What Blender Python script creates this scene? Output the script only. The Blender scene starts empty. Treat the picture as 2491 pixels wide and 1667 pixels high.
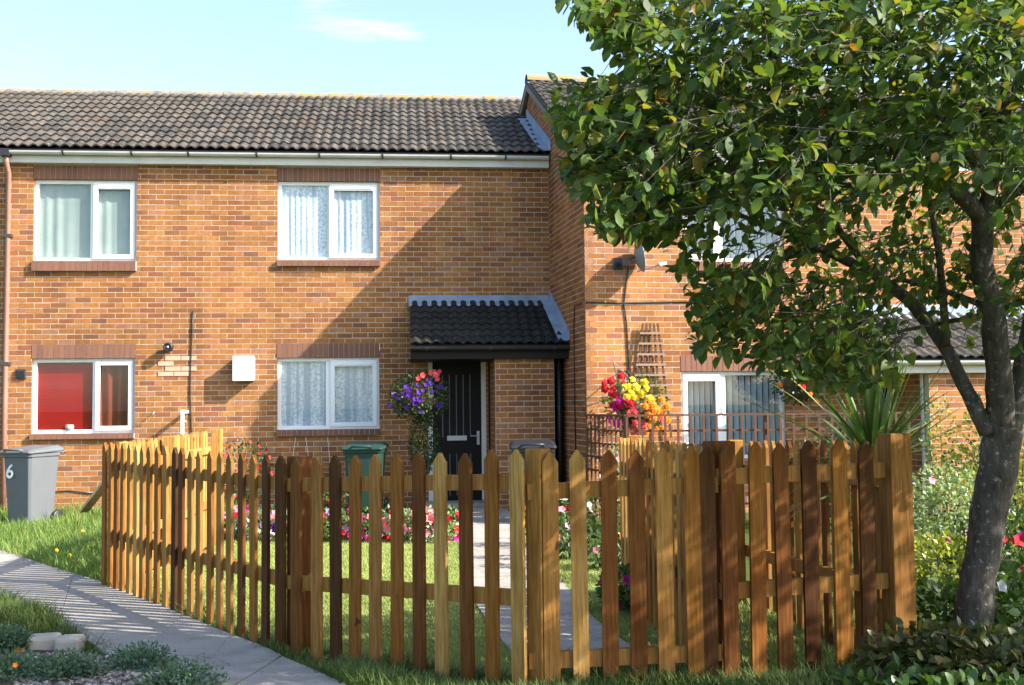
import bpy, math, random
import numpy as np
from mathutils import Vector, Matrix
random.seed(7); np.random.seed(7)
R = math.radians
S = bpy.context.scene
COL = S.collection

# ------------------------------------------------------------------ camera, world, sun, exposure
F, U0, V0 = 2700.0, 1245.5, 833.5            # focal length and centre in pixels of a 2491 x 1667 frame
PSI, PIT, ROLL = R(5.5), math.atan((985 - V0) / F), 0.0105
EYE = Vector((0, 0, 1.45))
fwd = Vector((math.sin(PSI) * math.cos(PIT), math.cos(PSI) * math.cos(PIT), math.sin(PIT)))
rt0 = Vector((math.cos(PSI), -math.sin(PSI), 0)); up0 = rt0.cross(fwd)
rgt = rt0 * math.cos(ROLL) - up0 * math.sin(ROLL)
upv = up0 * math.cos(ROLL) + rt0 * math.sin(ROLL)
cam = bpy.data.cameras.new('camera'); camo = bpy.data.objects.new('camera', cam); COL.objects.link(camo)
cam.sensor_width = 36; cam.lens = F / 2491 * 36; cam.clip_end = 2000; cam.clip_start = .05
m3 = Matrix((rgt, upv, -fwd)).transposed()
camo.matrix_world = Matrix.Translation(EYE) @ m3.to_4x4()
S.camera = camo

SUN = Vector((2.2, -1.0, 1.69)).normalized()
W = bpy.data.worlds.new('World'); S.world = W; W.use_nodes = True
nt = W.node_tree; nt.nodes.clear()
wo = nt.nodes.new('ShaderNodeOutputWorld'); bg = nt.nodes.new('ShaderNodeBackground')
sky = nt.nodes.new('ShaderNodeTexSky'); sky.sky_type = 'NISHITA'; sky.sun_disc = False
sky.sun_elevation = math.asin(SUN.z); sky.sun_rotation = math.atan2(SUN.x, SUN.y)
sky.air_density = 1.0; sky.dust_density = 1.6; sky.ozone_density = 1.2
bg.inputs[1].default_value = 0.15
# thin high cloud streaks
tc = nt.nodes.new('ShaderNodeTexCoord'); mp = nt.nodes.new('ShaderNodeMapping'); mp.inputs['Scale'].default_value = (1.2, 2.5, 9)
mp.inputs['Rotation'].default_value = (0, R(7), 0); mp.inputs['Location'].default_value = (.35, 0, .4)
nz = nt.nodes.new('ShaderNodeTexNoise'); nz.inputs['Scale'].default_value = 2.6; nz.inputs['Detail'].default_value = 7; nz.inputs['Roughness'].default_value = .6
cr = nt.nodes.new('ShaderNodeValToRGB'); cr.color_ramp.elements[0].position = .60; cr.color_ramp.elements[1].position = .85
cr.color_ramp.elements[0].color = (0, 0, 0, 1); cr.color_ramp.elements[1].color = (.45, .45, .45, 1)
mxw = nt.nodes.new('ShaderNodeMix'); mxw.data_type = 'RGBA'
mxw.inputs[7].default_value = (7.6, 8.2, 8.4, 1)
nt.links.new(tc.outputs['Generated'], mp.inputs[0]); nt.links.new(mp.outputs[0], nz.inputs[0]); nt.links.new(nz.outputs[0], cr.inputs[0])
nt.links.new(cr.outputs[0], mxw.inputs[0]); nt.links.new(sky.outputs[0], mxw.inputs[6])
nt.links.new(mxw.outputs[2], bg.inputs[0]); nt.links.new(bg.outputs[0], wo.inputs[0])

sl = bpy.data.lights.new('sun', 'SUN'); slo = bpy.data.objects.new('sun', sl); COL.objects.link(slo)
sl.energy = 5.0; sl.angle = R(.5); sl.color = (1, .93, .82)
slo.rotation_euler = (-SUN).to_track_quat('-Z', 'Y').to_euler()
S.view_settings.view_transform = 'Standard'; S.view_settings.look = 'None'
S.view_settings.gamma = 1; S.view_settings.use_curve_mapping = False
S.view_settings.exposure = 1.5

# ------------------------------------------------------------------ pixel <-> place helpers
def ray(u, v): return fwd * F + rgt * (u - U0) - upv * (v - V0)
def atd(u, v, d): return EYE + ray(u, v) * (d / F)                     # point at optical depth d
def onpl(u, v, p0, n):
    r = ray(u, v); return EYE + r * ((p0 - EYE).dot(n) / r.dot(n))
def px(p):
    q = Vector(p) - EYE; z = q.dot(fwd)
    return (U0 + F * q.dot(rgt) / z, V0 - F * q.dot(upv) / z, z)
def sstep(a, b, x):
    t = np.clip((x - a) / (b - a), 0, 1); return t * t * (3 - 2 * t)
def gz(x, y):                                                          # lie of the land
    y = np.asarray(y, float); x = np.asarray(x, float)
    return .20 - .07 * sstep(4.6, 6.2, y) - .13 * sstep(7.5, 13.5, y) + .05 * sstep(-3, -4.6, x) * sstep(12.2, 9.5, y)
def gzf(x, y): return float(gz(x, y))
def onground(u, v):
    r = ray(u, v); t = .3 / F
    for k in range(60):
        pass
    d = 6.0
    for k in range(40):
        p = EYE + r * (d / F); e = p.z - gzf(p.x, p.y); d *= 1 + .8 * e / max(.2, EYE.z - p.z + 1e-6) if p.z < EYE.z - .05 else 1.5
        d = min(max(d, 1.), 60.)
    return EYE + r * (d / F)

# ------------------------------------------------------------------ mesh helpers
def origin(o):
    v = Vector((0, 0, 0))
    while o is not None:
        v += o.location; o = o.parent
    return v
def tag(o, label=None, cat=None, group=None, kind=None):
    if label: o['label'] = label
    if cat: o['category'] = cat
    if group: o['group'] = group
    if kind: o['kind'] = kind
    return o
def thing(name, loc, label, cat, group=None):
    o = bpy.data.objects.new(name, None); COL.objects.link(o); o.location = loc; o.empty_display_size = .1
    return tag(o, label, cat, group)
def link(name, me, parent=None, loc=(0, 0, 0)):
    o = bpy.data.objects.new(name, me); COL.objects.link(o); o.parent = parent; o.location = loc
    return o
class MB:
    def __init__(s): s.v = []; s.f = []; s.m = []; s.mi = 0
    def add(s, vs, fs):
        b = len(s.v); s.v += [tuple(x) for x in vs]; s.f += [tuple(i + b for i in f) for f in fs]; s.m += [s.mi] * len(fs); return s
    def box(s, c, size, ax=None):
        c = Vector(c); h = [k / 2 for k in size]
        ax = ax or (Vector((1, 0, 0)), Vector((0, 1, 0)), Vector((0, 0, 1)))
        vs = [c + ax[0] * (i * h[0]) + ax[1] * (j * h[1]) + ax[2] * (k * h[2]) for i in (-1, 1) for j in (-1, 1) for k in (-1, 1)]
        return s.add(vs, [(0, 1, 3, 2), (4, 6, 7, 5), (0, 4, 5, 1), (2, 3, 7, 6), (0, 2, 6, 4), (1, 5, 7, 3)])
    def prism(s, poly, vec):
        n = len(poly); vec = Vector(vec); a = [Vector(p) for p in poly]
        return s.add(a + [p + vec for p in a], [tuple(range(n - 1, -1, -1)), tuple(range(n, 2 * n))] + [(i, (i + 1) % n, n + (i + 1) % n, n + i) for i in range(n)])
    def tube(s, pts, rads, n=8, caps=True, jit=0):
        pts = [Vector(p) for p in pts]
        if not hasattr(rads, '__len__'): rads = [rads] * len(pts)
        ref = Vector((.31, .95, .05)).normalized(); rings = []
        for i, p in enumerate(pts):
            d = (pts[min(i + 1, len(pts) - 1)] - pts[max(i - 1, 0)]).normalized()
            a = d.cross(ref); a = a.normalized() if a.length > 1e-4 else Vector((1, 0, 0)); b = d.cross(a)
            rings.append([p + (a * math.cos(2 * math.pi * k / n) + b * math.sin(2 * math.pi * k / n)) * rads[i] * (1 + random.uniform(-jit, jit)) for k in range(n)])
        vs = [q for r in rings for q in r]; fs = []
        for i in range(len(pts) - 1):
            for k in range(n):
                fs.append((i * n + k, i * n + (k + 1) % n, (i + 1) * n + (k + 1) % n, (i + 1) * n + k))
        if caps: fs += [tuple(range(n - 1, -1, -1)), tuple((len(pts) - 1) * n + k for k in range(n))]
        return s.add(vs, fs)
    def lathe(s, prof, c, axis=(0, 0, 1), n=16):
        axis = Vector(axis).normalized(); a = axis.orthogonal().normalized(); b = axis.cross(a); c = Vector(c)
        vs = [c + axis * h + (a * math.cos(2 * math.pi * k / n) + b * math.sin(2 * math.pi * k / n)) * r for r, h in prof for k in range(n)]
        fs = [(i * n + k, i * n + (k + 1) % n, (i + 1) * n + (k + 1) % n, (i + 1) * n + k) for i in range(len(prof) - 1) for k in range(n)]
        return s.add(vs, fs)
    def mesh(s, name, mat, off=Vector((0, 0, 0)), smooth=False):
        me = bpy.data.meshes.new(name)
        me.from_pydata([(x - off.x, y - off.y, z - off.z) for x, y, z in s.v], [], s.f)
        for mm in (mat if isinstance(mat, (list, tuple)) else [mat]): me.materials.append(mm)
        if isinstance(mat, (list, tuple)): me.polygons.foreach_set('material_index', s.m)
        if smooth: me.polygons.foreach_set('use_smooth', [True] * len(s.f))
        me.update(); return me
    def build(s, name, mat, parent=None, smooth=False, kind=None, bevel=0):
        o = link(name, s.mesh(name, mat, origin(parent), smooth), parent)
        if kind: o['kind'] = kind
        if bevel:
            b = o.modifiers.new('bevel', 'BEVEL'); b.width = bevel; b.segments = 2; b.limit_method = 'ANGLE'
        return o
def npmesh(name, V, faces_flat, counts, mat, smooth=False):
    me = bpy.data.meshes.new(name); nV = len(V); nL = len(faces_flat); nP = len(counts)
    me.vertices.add(nV); me.vertices.foreach_set('co', np.asarray(V, np.float32).ravel())
    me.loops.add(nL); me.loops.foreach_set('vertex_index', np.asarray(faces_flat, np.int32))
    me.polygons.add(nP); st = np.concatenate([[0], np.cumsum(counts)[:-1]]).astype(np.int32)
    me.polygons.foreach_set('loop_start', st); me.polygons.foreach_set('loop_total', np.asarray(counts, np.int32))
    me.materials.append(mat)
    if smooth: me.polygons.foreach_set('use_smooth', [True] * nP)
    me.update(calc_edges=True); me.validate(); return me
def scatter(name, tv, tf, P, X, Y, Z, mat, parent=None, kind='stuff', smooth=False):
    """many copies of a small template as one mesh: world positions P and per-copy axes X, Y, Z (already scaled)"""
    tv = np.asarray(tv, float); n = len(P); o = np.array(origin(parent)) if parent else np.zeros(3)
    V = P[:, None, :] + tv[None, :, 0, None] * X[:, None, :] + tv[None, :, 1, None] * Y[:, None, :] + tv[None, :, 2, None] * Z[:, None, :] - o
    k = len(tv); flat = np.concatenate([np.array(f) for f in tf]); cnt = np.array([len(f) for f in tf])
    FL = (flat[None, :] + (np.arange(n) * k)[:, None]).ravel(); CN = np.tile(cnt, n)
    ob = link(name, npmesh(name, V.reshape(-1, 3), FL, CN, mat, smooth), parent)
    if kind: ob['kind'] = kind
    return ob
LEAF_V = [(0, 0, 0), (0, .3, .03), (0, .68, .03), (0, 1, -.06), (.27, .28, .08), (.29, .62, .07), (-.27, .28, .08), (-.29, .62, .07), (.14, .88, 0), (-.14, .88, 0)]
LEAF_F = [(0, 4, 1), (1, 4, 5, 2), (2, 5, 8, 3), (0, 1, 6), (1, 2, 7, 6), (2, 3, 9, 7)]
SMALL_V = [(0, 0, 0), (.3, .45, .06), (0, 1, 0), (-.3, .45, .06)]
SMALL_F = [(0, 1, 2), (0, 2, 3)]
def randdirs(n):
    d = np.random.normal(size=(n, 3)); return d / np.linalg.norm(d, axis=1)[:, None]
def axes(D, N, size):
    """leaf axes: Y along D, Z near N"""
    D = D / np.linalg.norm(D, axis=1)[:, None]; Xa = np.cross(D, N); Xa /= np.linalg.norm(Xa, axis=1)[:, None] + 1e-9; Za = np.cross(Xa, D)
    s = np.asarray(size)[:, None]; return Xa * s, D * s, Za * s

# ------------------------------------------------------------------ materials
def mat(name): 
    m = bpy.data.materials.new(name); m.use_nodes = True; m.node_tree.nodes.clear(); return m
class NT:
    def __init__(s, name):
        s.m = mat(name); s.t = s.m.node_tree; s.out = s.n('ShaderNodeOutputMaterial')
    def n(s, t, **kw):
        x = s.t.nodes.new(t)
        for k, v in kw.items(): setattr(x, k, v)
        return x
    def l(s, a, b): s.t.links.new(a, b)
    def noise(s, scale, detail=4, rough=.55, vec=None, stretch=None, obj=False):
        n = s.n('ShaderNodeTexNoise'); n.inputs['Scale'].default_value = scale; n.inputs['Detail'].default_value = detail; n.inputs['Roughness'].default_value = rough
        if vec is None:
            if obj: vec = s.n('ShaderNodeTexCoord').outputs['Object']
            else: vec = s.n('ShaderNodeNewGeometry').outputs['Position']
        if stretch:
            mp = s.n('ShaderNodeMapping'); mp.inputs['Scale'].default_value = stretch; s.l(vec, mp.inputs[0]); vec = mp.outputs[0]
        s.l(vec, n.inputs[0]); return n.outputs[0]
    def ramp(s, fac, stops, const=False):
        r = s.n('ShaderNodeValToRGB'); e = r.color_ramp.elements
        if const: r.color_ramp.interpolation = 'CONSTANT'
        while len(e) < len(stops): e.new(.5)
        for q, (p, c) in zip(e, stops): q.position = p; q.color = (*c, 1) if len(c) == 3 else c
        s.l(fac, r.inputs[0]); return r.outputs[0]
    def mix(s, fac, a, b, mode='MIX'):
        x = s.n('ShaderNodeMix', data_type='RGBA', blend_type=mode)
        for i, q in ((0, fac), (6, a), (7, b)):
            if isinstance(q, (int, float)): x.inputs[i].default_value = q
            elif isinstance(q, tuple): x.inputs[i].default_value = (*q, 1)
            else: s.l(q, x.inputs[i])
        return x.outputs[2]
    def math(s, op, a, b=0):
        x = s.n('ShaderNodeMath', operation=op)
        for i, q in ((0, a), (1, b)):
            if isinstance(q, (int, float)): x.inputs[i].default_value = q
            else: s.l(q, x.inputs[i])
        return x.outputs[0]
    def rnd(s):
        a = s.n('ShaderNodeNewGeometry').outputs['Random Per Island']; b = s.n('ShaderNodeObjectInfo').outputs['Random']
        return s.math('FRACT', s.math('ADD', a, b))
    def bsdf(s, col, rough=.8, bump=None, bstr=.3, bdist=.01, spec=.3, metal=0, trans=None):
        b = s.n('ShaderNodeBsdfPrincipled')
        if isinstance(col, tuple): b.inputs['Base Color'].default_value = (*col, 1)
        else: s.l(col, b.inputs['Base Color'])
        if isinstance(rough, (int, float)): b.inputs['Roughness'].default_value = rough
        else: s.l(rough, b.inputs['Roughness'])
        b.inputs['Specular IOR Level'].default_value = spec; b.inputs['Metallic'].default_value = metal
        if bump is not None:
            q = s.n('ShaderNodeBump'); q.inputs['Strength'].default_value = bstr; q.inputs['Distance'].default_value = bdist
            s.l(bump, q.inputs['Height']); s.l(q.outputs[0], b.inputs['Normal'])
        sh = b.outputs[0]
        if trans:
            t = s.n('ShaderNodeBsdfTranslucent')
            c2 = s.mix(1.0, col if not isinstance(col, tuple) else col, trans[1], 'MULTIPLY'); s.l(c2, t.inputs[0])
            a = s.n('ShaderNodeAddShader') if False else s.n('ShaderNodeMixShader'); a.inputs[0].default_value = trans[0]
            s.l(sh, a.inputs[1]); s.l(t.outputs[0], a.inputs[2]); sh = a.outputs[0]
        s.l(sh, s.out.inputs[0]); return s.m
def plain(name, col, rough=.6, spec=.4, metal=0, grime=.25, scale=9, bump=.12):
    k = NT(name); n = k.noise(scale, 5); c = k.mix(k.math('MULTIPLY', k.ramp(n, [(.35, (0, 0, 0)), (.75, (1, 1, 1))]), grime), col, tuple(x * .55 for x in col))
    return k.bsdf(c, rough, k.noise(scale * 9, 3), bump, .002, spec, metal)

def m_brick(name, tint=(1, 1, 1)):
    k = NT(name); r = k.rnd()
    c = k.ramp(r, [(0, (.40, .175, .052)), (.17, (.45, .21, .066)), (.33, (.34, .14, .042)), (.48, (.43, .205, .078)), (.6, (.44, .18, .075)), (.70, (.29, .125, .05)),
                   (.82, (.30, .115, .058)), (.90, (.40, .20, .12)), (.955, (.20, .092, .062)), (.985, (.25, .11, .075))], True)
    n1 = k.noise(14, 5, .6); n2 = k.noise(110, 4, .7)
    c = k.mix(k.ramp(n1, [(.42, (0, 0, 0)), (.72, (.6, .6, .6))]), c, (.22, .095, .05))
    c = k.mix(k.ramp(n2, [(.45, (0, 0, 0)), (.8, (.4, .4, .4))]), c, (.52, .28, .11))
    c = k.mix(k.ramp(k.noise(70, 3, .6), [(.58, (0, 0, 0)), (.7, (.55, .55, .55))]), c, (.12, .055, .03))
    big = k.ramp(k.noise(.9, 3), [(.3, (.82, .8, .78)), (.7, (1.1, 1.08, 1.05))])
    c = k.mix(1., c, big, 'MULTIPLY'); c = k.mix(1., c, k.ramp(k.noise(2.6, 4, .6, stretch=(1, 1, .16)), [(.34, (.78, .76, .74)), (.55, (1, 1, 1))]), 'MULTIPLY'); c = k.mix(1., c, (.88 * tint[0], .85 * tint[1], .83 * tint[2]), 'MULTIPLY')
    return k.bsdf(c, .92, n2, .5, .004, .2)
M = {}
M['brick'] = m_brick('buff brick')
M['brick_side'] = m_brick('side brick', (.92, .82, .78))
k = NT('mortar'); c = k.ramp(k.noise(40, 5), [(.3, (.40, .33, .25)), (.7, (.57, .49, .385))]); M['mortar'] = k.bsdf(c, .95, k.noise(160, 3), .5, .003, .1)
k = NT('brown brick'); c = k.ramp(k.rnd(), [(0, (.20, .095, .062)), (.5, (.235, .115, .075)), (1, (.18, .085, .06))]); c = k.mix(k.ramp(k.noise(60, 4), [(.4, (0, 0, 0)), (.8, (.5, .5, .5))]), c, (.13, .06, .045)); M['soldier'] = k.bsdf(c, .85, k.noise(150, 3), .35, .003, .2)
k = NT('concrete tile'); r = k.rnd()
c = k.ramp(r, [(0, (.042, .039, .036)), (.35, (.066, .061, .055)), (.7, (.092, .082, .071)), (.9, (.075, .058, .046)), (1, (.05, .046, .042))])
c = k.mix(k.ramp(k.noise(9, 4), [(.45, (0, 0, 0)), (.8, (.7, .7, .7))]), c, (.036, .033, .03))
c = k.mix(k.ramp(k.noise(26, 3, .5), [(.645, (0, 0, 0)), (.68, (.7, .7, .7))]), c, (.30, .29, .26))
z = k.n('ShaderNodeSeparateXYZ'); k.l(k.n('ShaderNodeNewGeometry').outputs['Position'], z.inputs[0])
c = k.mix(k.ramp(k.noise(17, 3, .5), [(.68, (0, 0, 0)), (.71, (.8, .8, .8))]), c, (.36, .18, .04))
M['tile'] = k.bsdf(c, .9, k.noise(130, 4), .6, .004, .15)
k = NT('shade toned porch tile'); c = k.ramp(k.rnd(), [(0, (.020, .020, .019)), (.6, (.032, .031, .029)), (1, (.024, .025, .02))]); c = k.mix(k.ramp(k.noise(26, 3, .5), [(.66, (0, 0, 0)), (.69, (.6, .6, .6))]), c, (.16, .165, .16)); M['tile_shade_tone'] = k.bsdf(c, .95, k.noise(130, 4), .6, .004, .1)  # roof tile with the porch's shade put into a darker colour, pale specks
k = NT('lichen ridge'); c = k.ramp(k.noise(6, 5, .65), [(.30, (.12, .11, .10)), (.50, (.24, .22, .19)), (.57, (.28, .20, .09)), (.66, (.36, .22, .05)), (.74, (.22, .19, .15))]); M['ridge'] = k.bsdf(c, .95, k.noise(60, 4), .6, .006, .1)
k = NT('lead flashing'); c = k.ramp(k.noise(5, 5), [(.3, (.17, .22, .30)), (.7, (.28, .34, .43))]); M['lead'] = k.bsdf(c, .55, k.noise(30, 4), .4, .004, .5)
M['upvc'] = plain('white frame plastic', (.80, .81, .82), .35, .5, 0, .08)
M['fascia'] = plain('painted fascia', (.62, .61, .58), .6, .3, 0, .4, 3)
M['gutter'] = plain('grey gutter', (.55, .56, .56), .4, .5, 0, .35, 4)
M['black_plastic'] = plain('black plastic', (.02, .02, .022), .45, .5, 0, .1)
M['pipe'] = plain('brown pipe', (.30, .155, .115), .45, .5, 0, .3, 4)
M['bin_grey'] = plain('grey bin plastic', (.115, .125, .14), .5, .45, 0, .2, 6)
M['bin_green'] = plain('green bin plastic', (.012, .046, .034), .5, .45, 0, .2, 6)
M['bin_black'] = plain('black bin plastic', (.02, .023, .03), .35, .5, 0, .2, 6)
M['white'] = plain('white paint', (.78, .77, .74), .55, .4, 0, .15)
M['metal'] = plain('dull steel', (.45, .46, .48), .4, .5, .8, .2)
M['darkmetal'] = plain('dark metal', (.06, .06, .065), .5, .5, .3, .2)
M['concrete'] = None
k = NT('concrete paving'); n = k.noise(2.2, 6, .6); c = k.ramp(n, [(.3, (.30, .28, .25)), (.55, (.40, .375, .34)), (.75, (.48, .455, .415))])
c = k.mix(k.ramp(k.noise(55, 4, .7), [(.4, (0, 0, 0)), (.8, (.45, .45, .45))]), c, (.17, .16, .145)); c = k.mix(k.ramp(k.noise(4.3, 5, .65), [(.56, (0, 0, 0)), (.72, (.5, .5, .5))]), c, (.15, .14, .12))
c = k.mix(k.ramp(k.noise(.8, 4), [(.35, (0, 0, 0)), (.7, (.35, .35, .35))]), c, (.30, .25, .18)); v = k.n('ShaderNodeTexVoronoi', feature='DISTANCE_TO_EDGE'); v.inputs['Scale'].default_value = .55; pv = k.n('ShaderNodeVectorMath', operation='ADD'); k.l(k.n('ShaderNodeNewGeometry').outputs['Position'], pv.inputs[0])
nv = k.n('ShaderNodeTexNoise'); nv.inputs['Scale'].default_value = 3; k.l(nv.outputs[1], pv.inputs[1]); k.l(pv.outputs[0], v.inputs[0]); c = k.mix(k.ramp(v.outputs[0], [(.0025, (.5, .5, .5)), (.006, (0, 0, 0))]), c, (.07, .065, .055))
c = k.mix(k.ramp(k.noise(260, 2, .5), [(.36, (.5, .5, .5)), (.44, (0, 0, 0))]), c, (.10, .095, .085)); c = k.mix(k.ramp(k.noise(1.7, 5, .7), [(.52, (0, 0, 0)), (.66, (.4, .4, .4))]), c, (.17, .16, .15))
M['concrete'] = k.bsdf(c, .92, k.noise(120, 5, .7), .8, .008, .12)
M['stone'] = plain('grey edging stone', (.40, .36, .30), .9, .2, 0, .5, 8, .5)
k = NT('ground soil and turf'); n = k.noise(1.6, 6, .65); c = k.ramp(n, [(.3, (.050, .075, .018)), (.5, (.075, .105, .025)), (.68, (.085, .075, .035))]); c = k.mix(k.ramp(k.noise(30, 4), [(.4, (0, 0, 0)), (.8, (.6, .6, .6))]), c, (.035, .04, .014)); M['ground'] = k.bsdf(c, 1, k.noise(60, 5), .8, .02, .05)
k = NT('garden soil'); c = k.ramp(k.noise(9, 6, .7), [(.3, (.06, .045, .032)), (.6, (.13, .10, .075)), (.8, (.20, .165, .13))]); M['soil'] = k.bsdf(c, 1, k.noise(70, 5, .7), 1, .02, .05)
def m_grass(name, a, b, c3):
    k = NT(name); c = k.ramp(k.rnd(), [(0, a), (.5, b), (.85, c3), (1, (.30, .25, .09))])
    c = k.mix(k.ramp(k.noise(1.1, 4), [(.35, (0, 0, 0)), (.7, (.6, .6, .6))]), c, tuple(x * 1.25 for x in c3))
    return k.bsdf(c, .6, spec=.25, trans=(.35, (1., 1., .6)))
M['lawn'] = m_grass('mown grass', (.19, .27, .065), (.25, .33, .085), (.34, .37, .13))
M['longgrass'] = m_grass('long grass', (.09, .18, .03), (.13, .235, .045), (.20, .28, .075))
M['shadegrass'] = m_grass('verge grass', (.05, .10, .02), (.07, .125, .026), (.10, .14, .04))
def m_leaf(name, stops, rough=.42, tr=.32, spec=.4):
    k = NT(name); c = k.ramp(k.rnd(), stops)
    c = k.mix(k.ramp(k.noise(35, 3), [(.4, (0, 0, 0)), (.8, (.35, .35, .35))]), c, tuple(x * .55 for x in stops[0][1]))
    return k.bsdf(c, rough, spec=spec, trans=(tr, (1.3, 1.25, .45)))
M['leaf'] = m_leaf('tree leaf', [(0, (.046, .092, .027)), (.3, (.070, .128, .033)), (.62, (.100, .165, .038)), (.86, (.155, .205, .044)), (.965, (.22, .19, .03)), (1, (.26, .12, .025))], tr=.5, rough=.5, spec=.3)
M['leaf_dark'] = m_leaf('dark leaf', [(0, (.022, .05, .016)), (.5, (.04, .08, .022)), (1, (.07, .12, .03))])
M['leaf_mid'] = m_leaf('mid green leaf', [(0, (.045, .10, .022)), (.5, (.075, .15, .032)), (1, (.13, .21, .05))])
M['leaf_pale'] = m_leaf('pale variegated leaf', [(0, (.13, .22, .09)), (.5, (.24, .33, .15)), (1, (.42, .46, .28))])
M['leaf_yellow'] = m_leaf('yellow green leaf', [(0, (.14, .20, .03)), (.5, (.24, .30, .04)), (1, (.40, .40, .07))])
M['leaf_grey'] = m_leaf('grey green leaf', [(0, (.055, .115, .065)), (.5, (.085, .165, .09)), (1, (.13, .20, .11))])
M['leaf_olive'] = m_leaf('olive ground leaf', [(0, (.04, .06, .018)), (.5, (.065, .085, .024)), (.85, (.10, .115, .034)), (1, (.13, .08, .03))])
k = NT('bark'); n = k.noise(26, 6, .65, stretch=(1, 1, .35)); c = k.ramp(n, [(.3, (.045, .040, .034)), (.55, (.095, .084, .073)), (.75, (.16, .147, .127))]); c = k.mix(k.ramp(k.noise(38, 4, .6), [(.60, (0, 0, 0)), (.68, (.8, .8, .8))]), c, (.33, .325, .29)); M['bark'] = k.bsdf(c, .95, n, 1, .02, .1)
k = NT('fence timber'); oc = k.n('ShaderNodeObjectInfo').outputs['Color']; g = k.noise(9, 5, .6, stretch=(9, 9, .55), obj=True)
c = k.mix(k.ramp(g, [(.35, (0, 0, 0)), (.68, (.85, .85, .85))]), oc, k.mix(1., oc, (.45, .36, .28), 'MULTIPLY')); c = k.mix(k.ramp(k.noise(3.2, 3, .5, stretch=(1.3, 1.3, .8)), [(.52, (0, 0, 0)), (.70, (.75, .75, .75))]), c, k.mix(1., oc, (.42, .30, .22), 'MULTIPLY'))
c = k.mix(k.ramp(k.noise(13, 2, .5, stretch=(1, 1, .5)), [(.72, (0, 0, 0)), (.76, (.85, .85, .85))]), c, (.035, .018, .01))
c = k.mix(k.ramp(k.noise(5, 4, .6), [(.58, (0, 0, 0)), (.80, (.22, .22, .22))]), c, (.13, .10, .06))
M['wood'] = k.bsdf(c, .8, g, .4, .004, .12)
M['trelliswood'] = plain('brown stained trellis', (.13, .062, .040), .7, .3, 0, .4, 8)
M['oldwood'] = plain('weathered brown lath', (.21, .115, .075), .8, .2, 0, .5, 10)
M['door'] = plain('dark brown door', (.010, .007, .006), .6, .25, 0, .2)
M['doorpanel'] = plain('dark ribbed door panel', (.13, .14, .155), .35, .5, 0, .35, 12)
M['curtain_grey'] = None
k = NT('pale green curtain'); c = k.ramp(k.noise(3, 3), [(.3, (.30, .34, .31)), (.7, (.38, .42, .385))]); M['curtain_green'] = k.bsdf(c, .9, spec=.1)
k = NT('net curtain'); n = k.noise(34, 3, .6); c = k.ramp(n, [(.36, (.42, .47, .58)), (.47, (.62, .66, .73)), (.56, (.82, .83, .85))]); c = k.mix(k.ramp(k.noise(16, 2, .5, stretch=(1, 1, .03)), [(.40, (.8, .8, .8)), (.50, (0, 0, 0))]), c, (.36, .42, .52)); M['net'] = k.bsdf(c, .95, spec=.05)  # dark vertical streaks paint the shade of the folds into the lace
M['red_blind'] = plain('dark red blind', (.34, .006, .009), .9, .05, 0, .4, 5)
M['orange_cloth'] = plain('rust curtain', (.20, .034, .016), .8, .2, 0, .9, 6)
M['blind_grey'] = plain('grey vertical blind', (.48, .51, .54), .8, .2, 0, .2, 5)
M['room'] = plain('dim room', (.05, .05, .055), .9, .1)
k = NT('window glass'); fr = k.n('ShaderNodeLayerWeight'); fr.inputs[0].default_value = .5
tr = k.n('ShaderNodeBsdfTransparent'); tr.inputs[0].default_value = (.93, .96, .96, 1); gl = k.n('ShaderNodeBsdfGlossy'); gl.inputs['Roughness'].default_value = .01
ms = k.n('ShaderNodeMixShader'); k.l(k.math('ADD', k.math('MULTIPLY', k.math('POWER', fr.outputs[1], 5), .6), .05), ms.inputs[0]); k.l(tr.outputs[0], ms.inputs[1]); k.l(gl.outputs[0], ms.inputs[2]); k.l(ms.outputs[0], k.out.inputs[0]); M['glass'] = k.m
def petal(name, c, c2=None):
    k = NT(name); q = k.ramp(k.rnd(), [(0, tuple(x * .75 for x in c)), (1, c2 or c)]); return k.bsdf(q, .6, spec=.2, trans=(.3, (1, 1, 1)))
FL = {'magenta': petal('magenta petal', (.62, .015, .26)), 'red': petal('red petal', (.60, .015, .025)), 'white': petal('white petal', (.80, .78, .78)),
      'violet': petal('violet petal', (.10, .02, .33)), 'pink': petal('pink petal', (.78, .26, .36)), 'yellow': petal('yellow petal', (.85, .62, .03)),
      'orange': petal('orange petal', (.85, .26, .015)), 'coral': petal('coral petal', (.75, .09, .09)), 'lilac': petal('lilac petal', (.50, .42, .80))}
HONEY, PALE, ORANGE, BROWN, DARK = (.36, .185, .048), (.48, .275, .085), (.29, .122, .024), (.165, .066, .016), (.085, .036, .011)

# ------------------------------------------------------------------ ground
def axis_pts(lo, hi, a, b, st):
    inner = list(np.arange(a, b + 1e-6, st)); o = []; x = a; s = st
    while x > lo: s *= 1.6; x -= s; o.append(x)
    o = o[::-1] + inner; x = b; s = st
    while x < hi: s *= 1.6; x += s; o.append(x)
    return np.array(o)
gx = axis_pts(-400, 400, -9, 9, .3); gy = axis_pts(-400, 400, 1, 18, .3)
GX, GY = np.meshgrid(gx, gy); GZ = gz(GX, GY)
bump_ = .012 * np.sin(GX * 2.3 + GY) * np.cos(GY * 1.9); GZ = GZ + np.where((GX > -9) & (GX < 9) & (GY > 1) & (GY < 18), bump_ - .012, -.03)
Vg = np.stack([GX, GY, GZ], -1).reshape(-1, 3); nx = len(gx); ny = len(gy)
I = (np.arange(ny - 1)[:, None] * nx + np.arange(nx - 1)[None]).ravel()
go = link('ground', npmesh('ground', Vg, np.stack([I, I + 1, I + nx + 1, I + nx], -1).ravel(), np.full(len(I), 4), M['ground'], True)); go['kind'] = 'structure'

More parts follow.
